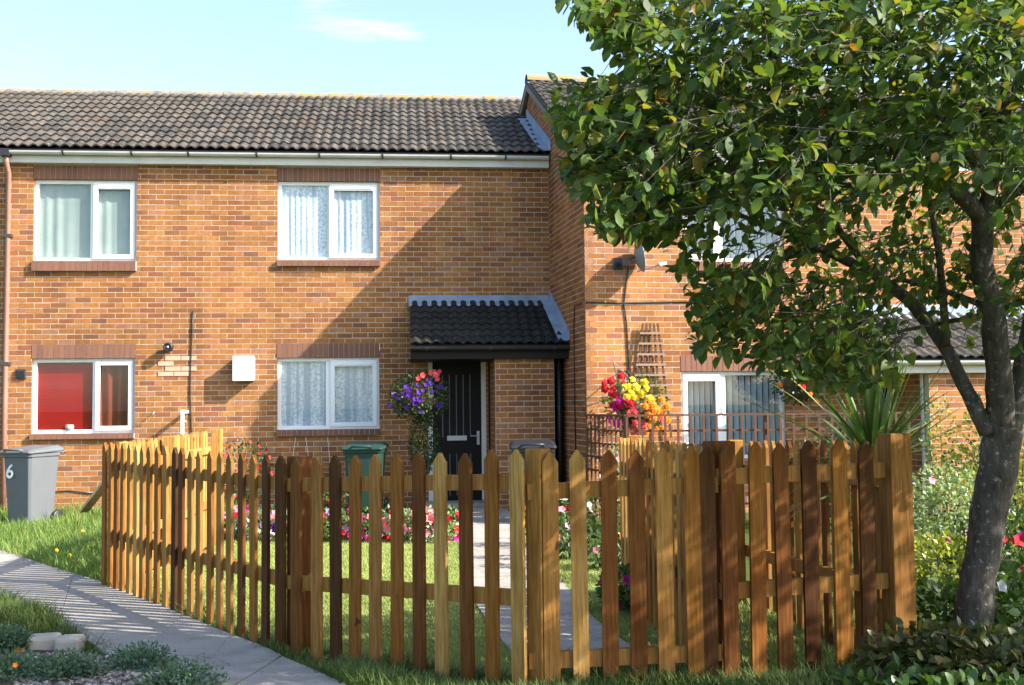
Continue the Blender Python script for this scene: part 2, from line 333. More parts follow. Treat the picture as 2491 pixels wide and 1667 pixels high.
def ribbon(name, Lp, Rp, joints, lift, mt, sub=5, thick=.06):
    """paved strip from left and right edge polylines; slabs split at the joint fractions are parts"""
    Lp = [Vector(p) for p in Lp]; Rp = [Vector(p) for p in Rp]
    def at(P, t):
        t = t * (len(P) - 1); i = min(int(t), len(P) - 2); return P[i].lerp(P[i + 1], t - i)
    root = link(name, None); root['kind'] = 'structure'
    for a, b in zip(joints[:-1], joints[1:]):
        g = .004; mb = MB(); rows = []
        L = (at(Lp, b) - at(Lp, a)).length; gg = min(.3, .006 / max(L, .1)) * (b - a)
        n = max(3, int(L / .25)); tt = [a + gg + (b - a - 2 * gg) * i / n for i in range(n + 1)]
        dz = random.uniform(-.004, .004); vs = []
        for t in tt:
            p, q = at(Lp, t), at(Rp, t)
            for j in range(sub + 1):
                w = p.lerp(q, j / sub); vs.append((w.x, w.y, gzf(w.x, w.y) + lift + dz))
        k = sub + 1; nn = len(vs); fs = [(i * k + j, i * k + j + 1, (i + 1) * k + j + 1, (i + 1) * k + j) for i in range(n) for j in range(sub)]
        rim = [j for j in range(k)] + [i * k + sub for i in range(1, n + 1)] + [n * k + j for j in range(sub - 1, -1, -1)] + [i * k for i in range(n - 1, 0, -1)]
        vs2 = vs + [(vs[i][0], vs[i][1], vs[i][2] - thick) for i in rim]
        fs += [(rim[i], nn + i, nn + (i + 1) % len(rim), rim[(i + 1) % len(rim)]) for i in range(len(rim))]
        mb.add(vs2, fs); mb.build('paving_slab', mt, root)
    return root
gp = onground
far = [gp(u, v) for u, v in [(-260, 1312), (0, 1345), (130, 1388), (262, 1428), (385, 1478), (520, 1540), (640, 1585), (760, 1640), (880, 1700)]]
near = [gp(u, v) for u, v in [(-420, 1432), (0, 1470), (110, 1508), (200, 1562), (270, 1606), (360, 1650), (450, 1720), (520, 1800), (600, 1900)]]
ribbon('path', far, near, [0, .30, .56, .8, 1], .03, M['concrete'])

# ------------------------------------------------------------------ walls, roofs, windows
class Frame:
    def __init__(s, O, e1, n): s.O = Vector(O); s.e = Vector(e1).normalized(); s.n = Vector(n).normalized(); s.z = Vector((0, 0, 1))
    def w(s, x, out, z): return s.O + s.e * x + s.n * out + s.z * z
    def loc(s, u, v, out=0):
        p = onpl(u, v, s.O + s.n * out, s.n) - s.O; return p.dot(s.e), p.z
    def box(s, mb, x0, x1, o0, o1, z0, z1): return mb.box(s.w((x0 + x1) / 2, (o0 + o1) / 2, (z0 + z1) / 2), (abs(x1 - x0), abs(o1 - o0), abs(z1 - z0)), (s.e, s.n, s.z))
    def ang(s): return math.atan2(s.e.y, s.e.x)
YW = 16.37
CX = onpl(1338, 700, Vector((0, YW, 0)), Vector((0, 1, 0))).x
FM = Frame((CX, YW, 0), (1, 0, 0), (0, -1, 0))                    # main front wall, x runs to the right from the inner corner
RHO = R(5.0)
E1, N1 = Vector((math.cos(RHO), math.sin(RHO), 0)), Vector((math.sin(RHO), -math.cos(RHO), 0))
lo, hi = 1., 4.
for _ in range(40):
    md = (lo + hi) / 2
    if px(FM.O + N1 * md + Vector((0, 0, 2.5)))[0] < 1424: lo = md
    else: hi = md
PROJ = lo
FS = Frame(FM.O, N1, -E1)                                          # side wall of the right house, x runs to the front
FR = Frame(FM.O + N1 * PROJ, E1, N1)                               # front wall of the right house
print('CX', CX, 'PROJ', PROJ, 'left edge', FM.loc(0, 700))

def free(x0, x1, cuts):
    segs = [(x0, x1)]
    for a, b in cuts:
        nsg = []
        for p, q in segs:
            if b <= p or a >= q: nsg.append((p, q)); continue
            if a > p: nsg.append((p, a))
            if b < q: nsg.append((b, q))
        segs = nsg
    return segs
UNIT = {}
def unit_brick(m):
    if m.name not in UNIT:
        mb = MB(); b = .006; L, D, H = .215 / 2, .05 / 2, .065 / 2
        mb.box((0, 0, 0), (.215, .05, .065)); UNIT[m.name] = mb.mesh('brick', m)
    return UNIT[m.name]
def brickwork(fr, house, x0, x1, z0, z1, holes, wallmat, nind=0, pick=None, clip=None, prefer=None, wname='wall', depth=.12, mortar_poly=None, phase=0.0, out0=0.0):
    """mortar wall with openings, bricks standing 6 mm proud; nind whole bricks are parts of the wall, the others one stuff part"""
    mb = MB()
    if mortar_poly: mb.prism([fr.w(x, out0, z) for x, z in mortar_poly], -fr.n * depth)
    else:
        xs = sorted({x0, x1, *[min(max(h[i], x0), x1) for h in holes for i in (0, 1)]}); zs = sorted({z0, z1, *[min(max(h[i], z0), z1) for h in holes for i in (2, 3)]})
        for xa, xb in zip(xs[:-1], xs[1:]):
            run = None
            for za, zb in zip(zs[:-1], zs[1:]):
                solid = not any(h[0] < (xa + xb) / 2 < h[1] and h[2] < (za + zb) / 2 < h[3] for h in holes)
                if solid: run = (run[0], zb) if run else (za, zb)
                if (not solid or zb == zs[-1]) and run: fr.box(mb, xa, xb, out0 - depth, out0, *run); run = None
    wall = mb.build(wname, M['mortar'], house)
    whole, rest = [], []
    nc = int((z1 - z0) / .075)
    for i in range(nc + 1):
        za = z0 + i * .075 + .005; zb = min(za + .065, z1 - .004)
        if zb - za < .03: continue
        cuts = [(h[0] + .002, h[1] - .002) for h in holes if h[2] < zb - .012 and h[3] > za + .012]
        a0, a1 = (x0, x1) if clip is None else clip(za, zb)
        if a1 - a0 < .08: continue
        off = (.1125 if i % 2 else 0) + phase
        for p, q in free(a0 + .004, a1 - .004, cuts):
            j = math.floor((p - off) / .225)
            while True:
                s, e = off + j * .225 + .005, off + j * .225 + .22; j += 1
                if s > q: break
                s2, e2 = max(s, p), min(e, q)
                if e2 - s2 < .012: continue
                (whole if e2 - s2 > .2149 and zb - za > .0649 else rest).append((s2, e2, za, zb))
    if nind:
        whole.sort(key=prefer or (lambda b: 0)); ind, more = whole[:nind], whole[nind:]
    else: ind, more = [], whole
    me = unit_brick(wallmat); org = origin(wall); rz = fr.ang()
    for s, e, za, zb in ind:
        o = link('brick', me, wall, fr.w((s + e) / 2, out0 - .0225 + random.uniform(-.001, .001), (za + zb) / 2) - org); o.rotation_euler = (0, random.uniform(-.004, .004), rz)
    mb = MB()
    for s, e, za, zb in more + rest:
        j = random.uniform(-.001, .001); t = random.uniform(-.002, .002)
        fr.box(mb, s, e, out0 - .03, out0 + .0025 + j, za + t, zb + t)
    if mb.v: mb.build('brick', wallmat, wall, kind='stuff')
    return wall
def row_bricks(fr, parent, x0, x1, z0, z1, o0, o1, name='lintel', n=None):
    """a row of bricks on end"""
    mb = MB(); fr.box(mb, x0 + .003, x1 - .003, o0 - .05, o1 - .007, z0 + .003, z1 - .003); L = mb.build(name, M['mortar'], parent)
    n = n or max(1, round((x1 - x0) / .075)); w = (x1 - x0) / n; org = origin(L)
    key = ('sol', round(w, 4), round(z1 - z0, 3), round(o1 - o0, 3))
    if key not in UNIT:
        q = MB(); q.box((0, 0, 0), (w - .009, o1 - o0, z1 - z0)); UNIT[key] = q.mesh('brick', M['soldier'])
    for i in range(n):
        o = link('brick', UNIT[key], L, fr.w(x0 + (i + .5) * w, (o0 + o1) / 2 + random.uniform(-.001, .001), (z0 + z1) / 2) - org); o.rotation_euler = (0, 0, fr.ang())
    return L
def tile_mesh(w, ln, amp=.032, th=.019, tilt=.028, m=None):
    n = 12; vs = []; fs = []
    def h(x): return amp * (.5 - .5 * math.cos(4 * math.pi * x / w)) ** .8
    for s_, t_ in ((0, tilt), (ln, 0)):
        for i in range(n + 1): x = w * i / n; vs.append((x, s_, h(x) + t_ + th))
    for i in range(n + 1): x = w * i / n; vs.append((x, 0, h(x) + tilt))
    k = n + 1
    fs += [(i, i + 1, k + i + 1, k + i) for i in range(n)] + [(2 * k + i, 2 * k + i + 1, i + 1, i) for i in range(n)]
    mb = MB(); mb.add(vs, fs); return mb.mesh('tile', m or M['tile'])
def tile_roof(parent, O, ex, es, width, length, w, gauge, nind=300, test=None, name='roof', prefer=None, tm='tile'):
    """battened roof with overlapping double roll tiles; O is the lower left corner"""
    ex, es = Vector(ex).normalized(), Vector(es).normalized(); en = ex.cross(es).normalized(); O = Vector(O)
    mb = MB(); mb.prism([O, O + ex * width, O + ex * width + es * length, O + es * length], -en * .06)
    rf = mb.build(name, M['darkmetal'], parent)
    me = tile_mesh(w, gauge + .05, m=M[tm]); rows = int(length / gauge); cols = int(width / w + .999)
    rot = Matrix((ex, es, en)).transposed(); org = origin(rf); cells = []
    for r_ in range(rows):
        for c_ in range(cols):
            p = O + ex * (c_ * w) + es * (r_ * gauge) + en * .004
            if test and not test(p + ex * w / 2 + es * gauge / 2): continue
            cells.append((p, r_, c_))
    if prefer: cells.sort(key=prefer)
    q = rot.to_quaternion()
    for p, r_, c_ in cells[:nind]:
        o = link('tile', me, rf, p - org); o.rotation_mode = 'QUATERNION'; o.rotation_quaternion = q
        o.delta_location = en * random.uniform(0, .004)
    if cells[nind:]:
        tv = [v.co[:] for v in me.vertices]; tf = [tuple(f.vertices) for f in me.polygons]
        P = np.array([list(c[0]) for c in cells[nind:]]); n = len(P)
        scatter('tile', tv, tf, P, np.tile(np.array(ex), (n, 1)), np.tile(np.array(es), (n, 1)), np.tile(np.array(en), (n, 1)), M['tile'], rf)
    return rf
def half_round(mb, a, b, r, up, n=8, th=.012, close=False):
    a, b, up = Vector(a), Vector(b), Vector(up).normalized(); d = (b - a).normalized(); s = d.cross(up)
    vs = []
    for p in (a, b):
        for rr in (r, r - th):
            for i in range(n + 1):
                t = math.pi * i / n; vs.append(p + (s * math.cos(t) + up * math.sin(t)) * rr)
    k = n + 1; fs = []
    for i in range(n):
        fs += [(i, i + 1, 2 * k + i + 1, 2 * k + i), (k + i + 1, k + i, 3 * k + i, 3 * k + i + 1), (i + 1, i, k + i, k + i + 1), (2 * k + i, 2 * k + i + 1, 3 * k + i + 1, 3 * k + i)]
    fs += [(0, 2 * k, 3 * k, k), (n, k + n, 3 * k + n, 2 * k + n)]
    return mb.add(vs, fs)
def gutter(house, a, b, brackets, r=.058, mt='gutter'):
    mb = MB(); half_round(mb, a, b, r, (0, 0, -1)); g = mb.build('gutter', M[mt], house)
    a, b = Vector(a), Vector(b)
    for t in brackets:
        p = a.lerp(b, t); d = (b - a).normalized(); mb = MB(); half_round(mb, p - d * .014, p + d * .014, r + .007, (0, 0, -1)); mb.build('bracket', M['darkmetal'], g)
    return g
def window(fr, house, x0, x1, z0, z1, split, casement, inside, inset=.055, mull=.06, vent=True):
    """plastic window: outer frame with mullion at split (0..1); casement = 'l' or 'r' side that opens"""
    fw = .055; oo = -inset; xm = x0 + (x1 - x0) * split; mb = MB()
    fr.box(mb, x0, x1, oo - .06, oo, z1 - fw, z1); fr.box(mb, x0, x1, oo - .06, oo + .004, z0, z0 + fw)
    fr.box(mb, x0, x0 + fw, oo - .06, oo - .001, z0 + fw, z1 - fw); fr.box(mb, x1 - fw, x1, oo - .06, oo - .001, z0 + fw, z1 - fw); fr.box(mb, xm - mull / 2, xm + mull / 2, oo - .06, oo - .001, z0 + fw, z1 - fw)
    w = mb.build('window', M['upvc'], house, bevel=.004)
    lights = {'l': (x0 + fw, xm - mull / 2), 'r': (xm + mull / 2, x1 - fw)}
    for side, (a, b) in lights.items():
        za, zb = z0 + fw, z1 - fw
        if side == casement:
            a -= .018; b += .018; za -= .018; zb += .018; s = .065; mb = MB(); o1, o0 = oo + .028, oo + .002
            fr.box(mb, a, b, o0, o1, zb - s - (.03 if vent else 0), zb); fr.box(mb, a, b, o0, o1, za, za + s); fr.box(mb, a, a + s, o0, o1 - .001, za + s, zb - s); fr.box(mb, b - s, b, o0, o1 - .001, za + s, zb - s)
            mb.build('sash', M['upvc'], w, bevel=.005)
            if vent: mb = MB(); fr.box(mb, a + s * 1.1, b - s * 1.1, o1, o1 + .010, zb - s - .006, zb - s + .012); mb.build('trickle_vent', M['upvc'], w)
            a += s; b -= s; za += s; zb -= s + (.03 if vent else 0)
        mb = MB(); fr.box(mb, a, b, oo - .036, oo - .030, za, zb); mb.build('pane', M['glass'], w)
        inside(fr, w, side, a - .04, b + .04, za - .03, zb + .03, oo - .075)
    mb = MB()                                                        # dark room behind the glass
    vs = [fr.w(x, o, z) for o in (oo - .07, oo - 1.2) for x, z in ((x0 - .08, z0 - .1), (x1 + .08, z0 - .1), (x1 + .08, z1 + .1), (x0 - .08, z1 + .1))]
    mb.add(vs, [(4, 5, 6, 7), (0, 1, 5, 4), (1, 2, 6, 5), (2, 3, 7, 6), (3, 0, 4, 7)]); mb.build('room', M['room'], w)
    return w
def folds(fr, w, a, b, z0, z1, o, mt, amp=.02, pitch=.07, name='curtain', n=None):
    n = n or max(16, int((b - a) / pitch * 8)); vs = []
    ph = random.uniform(0, 6)
    for z in (z0, (z0 + z1) / 2, z1):
        for i in range(n + 1):
            x = a + (b - a) * i / n; vs.append(fr.w(x, o + amp * math.sin(2 * math.pi * (x - a) / pitch + ph + .6 * math.sin(x * 5)) * (.6 + .4 * math.sin(x * 9 + z)), z))
    k = n + 1; fs = [(j * k + i, j * k + i + 1, (j + 1) * k + i + 1, (j + 1) * k + i) for j in range(2) for i in range(n)]
    mb = MB(); mb.add(vs, fs); return mb.build(name, mt, w, smooth=True)
def in_green(fr, w, side, a, b, z0, z1, o): folds(fr, w, a, b, z0, z1, o, M['curtain_green'], .010, .15)
def in_net(fr, w, side, a, b, z0, z1, o): folds(fr, w, a, b, z0, z1, o + .022, M['net'], .008, .085)
def in_red(fr, w, side, a, b, z0, z1, o):
    if side == 'l':
        n = 22; h = (z1 - z0) / n
        for i in range(n):
            mb = MB(); fr.box(mb, a, b, o - .01 , o + .012, z0 + i * h, z0 + i * h + h * .965); mb.build('slat', M['red_blind'], w)
        mb = MB(); mb.lathe([(.0, .0), (.05, .0), (.06, .03), (.055, .07), (.03, .075), (0, .075)], fr.w(a + (b - a) * .58, o + .06, z0 + .03)); mb.build('ornament', M['curtain_green'], w)
    else: folds(fr, w, a, b, z0, z1, o, M['orange_cloth'], .04, .17)
def in_blind(fr, w, side, a, b, z0, z1, o):
    n = max(2, round((b - a) / .085)); wd = (b - a) / n
    for i in range(n):
        c = fr.w(a + (i + .5) * wd, o, (z0 + z1) / 2); t = R(38); ax = (fr.e * math.cos(t) + fr.n * math.sin(t), fr.n * math.cos(t) - fr.e * math.sin(t), fr.z)
        mb = MB(); mb.box(c, (wd * .82, .003, z1 - z0), ax); mb.build('slat', M['blind_grey'], w)

# ---- main house
H1 = thing('terraced_house', (FM.w(-4, 0, 0)), 'buff brick house with four white windows and dark tiled porch, left of the projecting house', 'house')
xl = FM.loc(0, 700)[0] - 3.2
def rect(fr, ua, ub, va, vb, um=None, vm=None, out=0):
    um = (ua + ub) / 2; vm = (va + vb) / 2
    return (fr.loc(ua, vm, out)[0], fr.loc(ub, vm, out)[0], fr.loc(um, vb, out)[1], fr.loc(um, va, out)[1])
UL = rect(FM, 81, 333, 437, 636); MU = rect(FM, 675, 924, 441, 634); LL = rect(FM, 76, 328, 872, 1055); ML = rect(FM, 674, 923, 870, 1045)
ZE = FM.loc(680, 408)[1]                                            # underside of the fascia
lint = []; 
def lintel_of(r, zt): return (r[0] - .01, r[1] + .01, r[3], zt)
def snap(z): return -.1 + round((z + .1) / .075) * .075
def snapdn(z): return -.1 + math.floor((z + .1) / .075 + .15) * .075
zt_low = snap(FM.loc(200, 835)[1]); zt_up = ZE - .005
sills = []
holes = [UL, MU, LL, ML]
skips = []
for r, zt in ((UL, zt_up), (MU, zt_up), (LL, zt_low), (ML, zt_low)):
    skips.append((r[0] - .008, r[1] + .008, r[3], zt)); skips.append((r[0] - .008, r[1] + .008, snapdn(r[2] - .085), r[2]))
dl, dr = FM.loc(1041, 1000)[0], FM.loc(1183, 1000)[0]; DT = FM.loc(1110, 867)[1]
door_hole = (dl, dr, 0, DT)
STW = FM.loc(1206, 1000, 1.06)[0], FM.loc(1349, 1000, 1.06)[0]          # store beside the door
allh = holes + skips + [door_hole]
print('windows', UL, MU, LL, ML, 'door', door_hole, 'eave', ZE, 'store', STW)
brickwork(FM, H1, xl, 0.0, -.1, ZE + .1, allh, M['brick'], 300, prefer=lambda b: abs((b[0] + b[1]) / 2 + 5.0) * .8 + abs((b[2] + b[3]) / 2 - 2.6))
for i, r in enumerate((UL, MU, LL, ML)):
    zt = zt_up if i < 2 else zt_low
    row_bricks(FM, H1, r[0] - .005, r[1] + .005, r[3], zt, -.04, .007, 'lintel')
    row_bricks(FM, H1, r[0] - .005, r[1] + .005, snapdn(r[2] - .085) + .004, r[2], -.06, .058, 'window_sill')
window(FM, H1, *UL, .56, 'r', in_green)
window(FM, H1, *MU, .50, 'r', in_net, mull=.045, vent=True)
window(FM, H1, *LL, .60, 'r', in_red, vent=False)
window(FM, H1, *ML, .50, 'r', in_net, mull=.085)
# patch of replaced pink bricks, standing 3 mm proud of the buff ones
k = NT('pink brick'); M['pinkbrick'] = k.bsdf(k.ramp(k.noise(60, 4), [(.3, (.50, .30, .20)), (.7, (.62, .42, .31))]), .9, k.noise(120, 3), .4, .004, .1)
pr = rect(FM, 385, 441, 870, 915)
mb = MB(); row = 0
for zc in np.arange(pr[2] + .03, pr[3], .075):
    x = pr[0] + (.1 if row % 2 else 0); row += 1
    for j in range(2 - (row % 3 == 0)):
        q = MB(); FM.box(q, x + j * .225, x + j * .225 + .213, .002, .0095, zc - .031, zc + .031); q.build('replacement_brick', M['pinkbrick'], H1)
# fascia, gutter, roof
GV = .22
mb = MB(); FM.box(mb, xl, -.01, .10, .122, ZE + .012, ZE + .125); FM.box(mb, xl, -.01, .0, .121, ZE + .012, ZE + .026); mb.build('fascia', M['fascia'], H1)
gzz = ZE + .165
gutter(H1, FM.w(xl, .178, gzz), FM.w(-.02, .178, gzz), [(.2 + .083 * i) + random.uniform(-.008, .008) for i in range(10)], .05)
TH = R(28); EO = FM.w(xl, .17, gzz + .03); es = Vector((0, math.cos(TH), math.sin(TH)))
lo, hi = 1., 6.
for _ in range(40):
    md = (lo + hi) / 2; p = EO + es * md; p.x = FM.w(FM.loc(680, 300)[0], 0, 0).x + .4
    if px(p)[1] > 240: lo = md
    else: hi = md
SL = lo; print('roof slope length', SL)
ROWS = 12; gauge = SL / ROWS
def left_of_right(p): return (p - FS.O).dot(-E1) > .02 or p.y > FM.O.y + 2.1
rf = tile_roof(H1, EO, (1, 0, 0), es, -xl + .5, SL + .02, .29, gauge, 300, left_of_right, prefer=lambda c: (c[2] < 7, c[1]))
RID = EO + es * (SL + .02)
n = int((-xl + .9) / .45)
for i in range(n):
    a = RID + Vector((i * .45, .0, .0)); mb = MB(); half_round(mb, a + Vector((0, 0, -.03)), a + Vector((.462, 0, -.035)), .115 + .006 * (i % 2), (0, 0, 1), 8, .02); mb.build('ridge_tile', M['ridge'], rf)
mb = MB(); e2 = Vector((0, math.cos(TH), -math.sin(TH))); mb.prism([RID + Vector((0, .02, -.02)), RID + Vector((-xl + .5, .02, -.02)), RID + Vector((-xl + .5, .02, -.02)) + e2 * SL, RID + Vector((0, .02, -.02)) + e2 * SL], (0, 0, -.06)); mb.build('rear_roof', M['tile'], H1)
# lead flashing against the right house
def on_side(u, v, off=0): return onpl(u, v, FS.O + FS.n * off, FS.n)
mb = MB(); f0 = FS.O + Vector((0, 0, 0))
pa = EO + Vector((0, 0, .05)); 
def roofpt(xdist, s_): return EO + es * s_ + Vector((0, 0, .075)) 
sA, sB = -.02, 1.95
for s0_, s1_ in ((sA, sB),):
    q0 = EO + es * s0_; q1 = EO + es * s1_
    def sidex(y): return FS.O.x + (y - FS.O.y) * (N1.x / N1.y)
    a0 = Vector((sidex(q0.y) - .004, q0.y, q0.z + .07)); a1 = Vector((sidex(q1.y) - .004, q1.y, q1.z + .07))
    mb.prism([a0 + Vector((0, 0, .16)), a1 + Vector((0, 0, .16)), a1, a0], (-.012, 0, 0))
    mb.prism([a0, a1, a1 + Vector((-.16, 0, 0)), a0 + Vector((-.16, 0, 0))], Vector((0, 0, .012)))
mb.build('flashing', M['lead'], H1)
# brown downpipe at the left end
u1 = FM.loc(25, 400)[0]; mb = MB(); mb.tube([FM.w(u1, .17, gzz - .05), FM.w(u1, .16, gzz - .16), FM.w(u1, .06, gzz - .30), FM.w(u1 - .005, .055, 1.6), FM.w(u1 - .01, .055, .05)], .036, 12)
dp = mb.build('downpipe', M['pipe'], H1, smooth=True)
for v in (575, 885, 1250):
    z = FM.loc(20, v)[1]; mb = MB(); FM.box(mb, u1 - .055, u1 + .055, 0, .10, z - .022, z + .022); mb.build('clip', M['darkmetal'], dp)
mb = MB(); FM.box(mb, u1 - .06, u1 + .06, .11, .25, gzz - .08, gzz + .02); mb.build('outlet', M['black_plastic'], dp)
# ---- door, store and porch roof
mb = MB(); fwid = .07
FM.box(mb, dl, dl + fwid, -.11, -.01, 0, DT - fwid); FM.box(mb, dr - fwid, dr, -.11, -.01, 0, DT - fwid); FM.box(mb, dl, dr, -.11, -.01, DT - fwid, DT)
mb.build('door_frame', M['white'], H1, bevel=.006)
mb = MB(); FM.box(mb, dl + fwid, dr - fwid, -.10, -.06, .02, DT - fwid); dd = mb.build('door', M['door'], H1)
a, b = dl + fwid + .11, dr - fwid - .1; npl = 5; w = (b - a) / npl
for i in range(npl):
    for z0, z1 in ((.12, .74), (.98, DT - .27)):
        mb = MB(); FM.box(mb, a + i * w + .03, a + (i + 1) * w - .055, -.062, -.048, z0, z1); mb.build('door_plank', M['doorpanel'], dd, bevel=.008)
zl = FM.loc(1110, 1066, -.05)[1]; xa = FM.loc(1088, 1066)[0]
mb = MB(); FM.box(mb, xa, xa + .29, -.06, -.044, zl - .035, zl + .035); FM.box(mb, xa + .02, xa + .27, -.046, -.036, zl - .02, zl + .02); mb.build('letter_box', M['metal'], dd)
mb = MB(); hx = dr - fwid - .05; FM.box(mb, hx - .02, hx + .02, -.06, -.046, zl - .10, zl + .10); mb.tube([FM.w(hx, -.05, zl + .03), FM.w(hx, -.0, zl + .03), FM.w(hx - .11, .0, zl + .03)], .009, 8); mb.build('handle', M['metal'], dd)
mb = MB(); FM.box(mb, dl - .1, dr + .1, 0, .55, -.02, .06); mb.build('doorstep', M['stone'], H1, bevel=.01)
mb = MB(); fl = [FM.w(x, 0.1, z) for x, z in ()]
# store under the porch
sx0, sx1 = STW; SP = 1.06
FSt = Frame(FM.w(0, SP, 0), (1, 0, 0), (0, -1, 0)); zc_top = FM.loc(1200, 848, 1.06)[1]
brickwork(FSt, H1, sx0, sx1, 0, zc_top, [], M['brick'], wname='store_wall', phase=.04)
FSl = Frame(FM.w(sx0, SP - .125, 0), (0, 1, 0), (-1, 0, 0)); brickwork(FSl, H1, 0, SP - .13, 0, zc_top, [], M['brick'], wname='store_wall', phase=.1)
# porch roof
ptz = FM.loc(1150, 724)[1]; pex0 = FM.loc(998, 780, .8)[0]; pex1 = -.02
PD = 1.22; zedge = FM.loc(1200, 842, PD)[1]; O = FM.w(pex0, PD, zedge); slope = Vector((0, PD, ptz - .10 - zedge)); sl_len = slope.length
def rightlim(y): return FS.O.x + (FS.O.y - y) * (-N1.x / N1.y) 
wdt = rightlim(FM.O.y - PD) - O.x - .01
ru = random.random()
prf = tile_roof(H1, O, (1, 0, 0), slope, wdt, sl_len, .285, sl_len / 7, 300, lambda p: p.x < rightlim(p.y) - .02, 'porch_roof', tm='tile_shade_tone')
mb = MB(); mb.prism([FM.w(pex0 - .02, .004, ptz + .03), FM.w(-.02, .004, ptz + .03), FM.w(-.02, .004, ptz - .08), FM.w(pex0 - .02, .004, ptz - .08)], FM.n * .014)
mb.prism([FM.w(pex0 - .02, .016, ptz - .07), FM.w(-.02, .016, ptz - .07), FM.w(-.02, .19, ptz - .145), FM.w(pex0 - .02, .19, ptz - .145)], (0, 0, .012))
s0 = O + Vector((wdt, 0, .07)); s1 = O + slope + Vector((0, 0, .07)); s1.x = rightlim(s1.y) - .003; s0.x = rightlim(s0.y) - .003
mb.prism([s0 + Vector((0, 0, .14)), s1 + Vector((0, 0, .14)), s1, s0], (-.012, 0, 0)); mb.prism([s0, s1, s1 + Vector((-.15, 0, 0)), s0 + Vector((-.15, 0, 0))], (0, 0, .012))
mb.build('flashing', M['lead'], prf)
mb = MB(); FM.box(mb, pex0, pex0 + wdt, PD - .09, PD - .06, zedge - .17, zedge - .005); FM.box(mb, pex0, pex0 + wdt, .0, PD - .09, zedge - .172, zedge - .158)
mb.prism([O + Vector((.0, .05, -.02)), O + slope + Vector((.0, 0, -.02)), O + slope + Vector((0, 0, -.15)), O + Vector((0, .05, -.16))], (.03, 0, 0)); mb.build('porch_fascia', M['door'], H1)
gutter(H1, O + Vector((0, -.015, -.01)), O + Vector((wdt, -.015, -.01)), (.1, .5, .9), .05, 'black_plastic')
mb = MB(); mb.tube([FM.w(sx1 + .08, SP - .1, zc_top), FM.w(sx1 + .08, SP - .1, .05)], .034, 10); mb.build('downpipe', M['black_plastic'], H1, smooth=True)
mb = MB(); FM.box(mb, dr + .03, dr + .10, .02, .09, 0, zc_top); mb.build('porch_post', M['door'], H1)

# ---- right house
H2 = thing('terraced_house', FR.w(1.5, 0, 0), 'projecting buff brick house with higher gabled roof, standing behind the tree on the right', 'house')
apx = on_side(1290, 196); aw = (apx - FS.O).dot(N1); ae = on_side(1413, 352); ew = (ae - FS.O).dot(N1)
print('apex', aw, apx.z, 'eave', ew, ae.z, 'PROJ', PROJ)
pit = (apx.z - ae.z) / (ew - aw)
ZR = ae.z - .0
def gab(x): return apx.z - pit * (x - aw) if x > aw else apx.z + pit * (x - aw) 
poly = [(PROJ, -.1), (PROJ, gab(PROJ) - .12), (aw, apx.z - .12), (aw - 2.6, gab(aw - 2.6) - .12), (aw - 2.6, -.1)]
def clipf(za, zb):
    top = zb + .14
    if top < gab(PROJ): return (0.0 if za < 4.2 else aw - 1.2, PROJ - .0)
    return (max(aw - (apx.z - top) / pit, aw - 2), min(PROJ, aw + (apx.z - top) / pit))
brickwork(FS, H2, 0, PROJ, 0, apx.z, [], M['brick_side'], mortar_poly=poly, clip=clipf, wname='side_wall', phase=.06)
UR = rect(FR, 1656, 1906, 478, 638); LR = rect(FR, 1658, 1912, 903, 1118)
zr_eave = gab(PROJ) - .16; zt2 = snap(FR.loc(1780, 862)[1]); zt2u = snap(FR.loc(1780, 444)[1])
WX = 8.5
h2 = [UR, LR]
for r, zt in ((UR, zt2u), (LR, zt2)):
    h2 += [(r[0] - .008, r[1] + .008, r[3], zt), (r[0] - .008, r[1] + .008, snapdn(r[2] - .085), r[2])]
RD0 = FR.loc(2262, 1000)[0] - .9
h2.append((RD0, RD0 + .95, 0, 2.1))
print('right windows', UR, LR, 'eave', zr_eave, 'rdoor', RD0)
brickwork(FR, H2, 0, WX, -.1, zr_eave, h2, M['brick'], 300, prefer=lambda b: max((b[0] + b[1]) / 2 - 1.2, 0) + abs((b[2] + b[3]) / 2 - 2.4) * .3, phase=.05)
for r, zt in ((UR, zt2u), (LR, zt2)):
    row_bricks(FR, H2, r[0] - .005, r[1] + .005, r[3], zt, -.04, .007, 'lintel'); row_bricks(FR, H2, r[0] - .005, r[1] + .005, snapdn(r[2] - .085) + .004, r[2], -.06, .058, 'window_sill')
window(FR, H2, *UR, .38, 'l', in_blind, mull=.09); window(FR, H2, *LR, .40, 'l', in_blind, mull=.10)
# roof of the right house
sl = Vector((-N1.x, -N1.y, 0)) * 1.0 + Vector((0, 0, pit)); slu = sl.normalized(); RL = (ew - aw) * math.sqrt(1 + pit * pit)
O2 = FS.O + N1 * ew + Vector((0, 0, ae.z)) - E1 * .07
rf2 = tile_roof(H2, O2, E1, slu, WX + .1, RL, .29, RL / 15, 300, None, prefer=lambda c: c[2] > 9)
Rg = O2 + slu * RL
for i in range(int(WX / .45)):
    a = Rg + E1 * (i * .45); mb = MB(); half_round(mb, a + Vector((0, 0, -.02)), a + E1 * .462 + Vector((0, 0, -.025)), .12 + .006 * (i % 2), (0, 0, 1), 8, .02); mb.build('ridge_tile', M['ridge'], rf2)
bk = Vector((-N1.x, -N1.y, -pit)).normalized(); mb = MB(); mb.prism([Rg, Rg + E1 * WX, Rg + E1 * WX + bk * RL, Rg + bk * RL], (0, 0, -.06)); mb.build('rear_roof', M['tile'], H2)
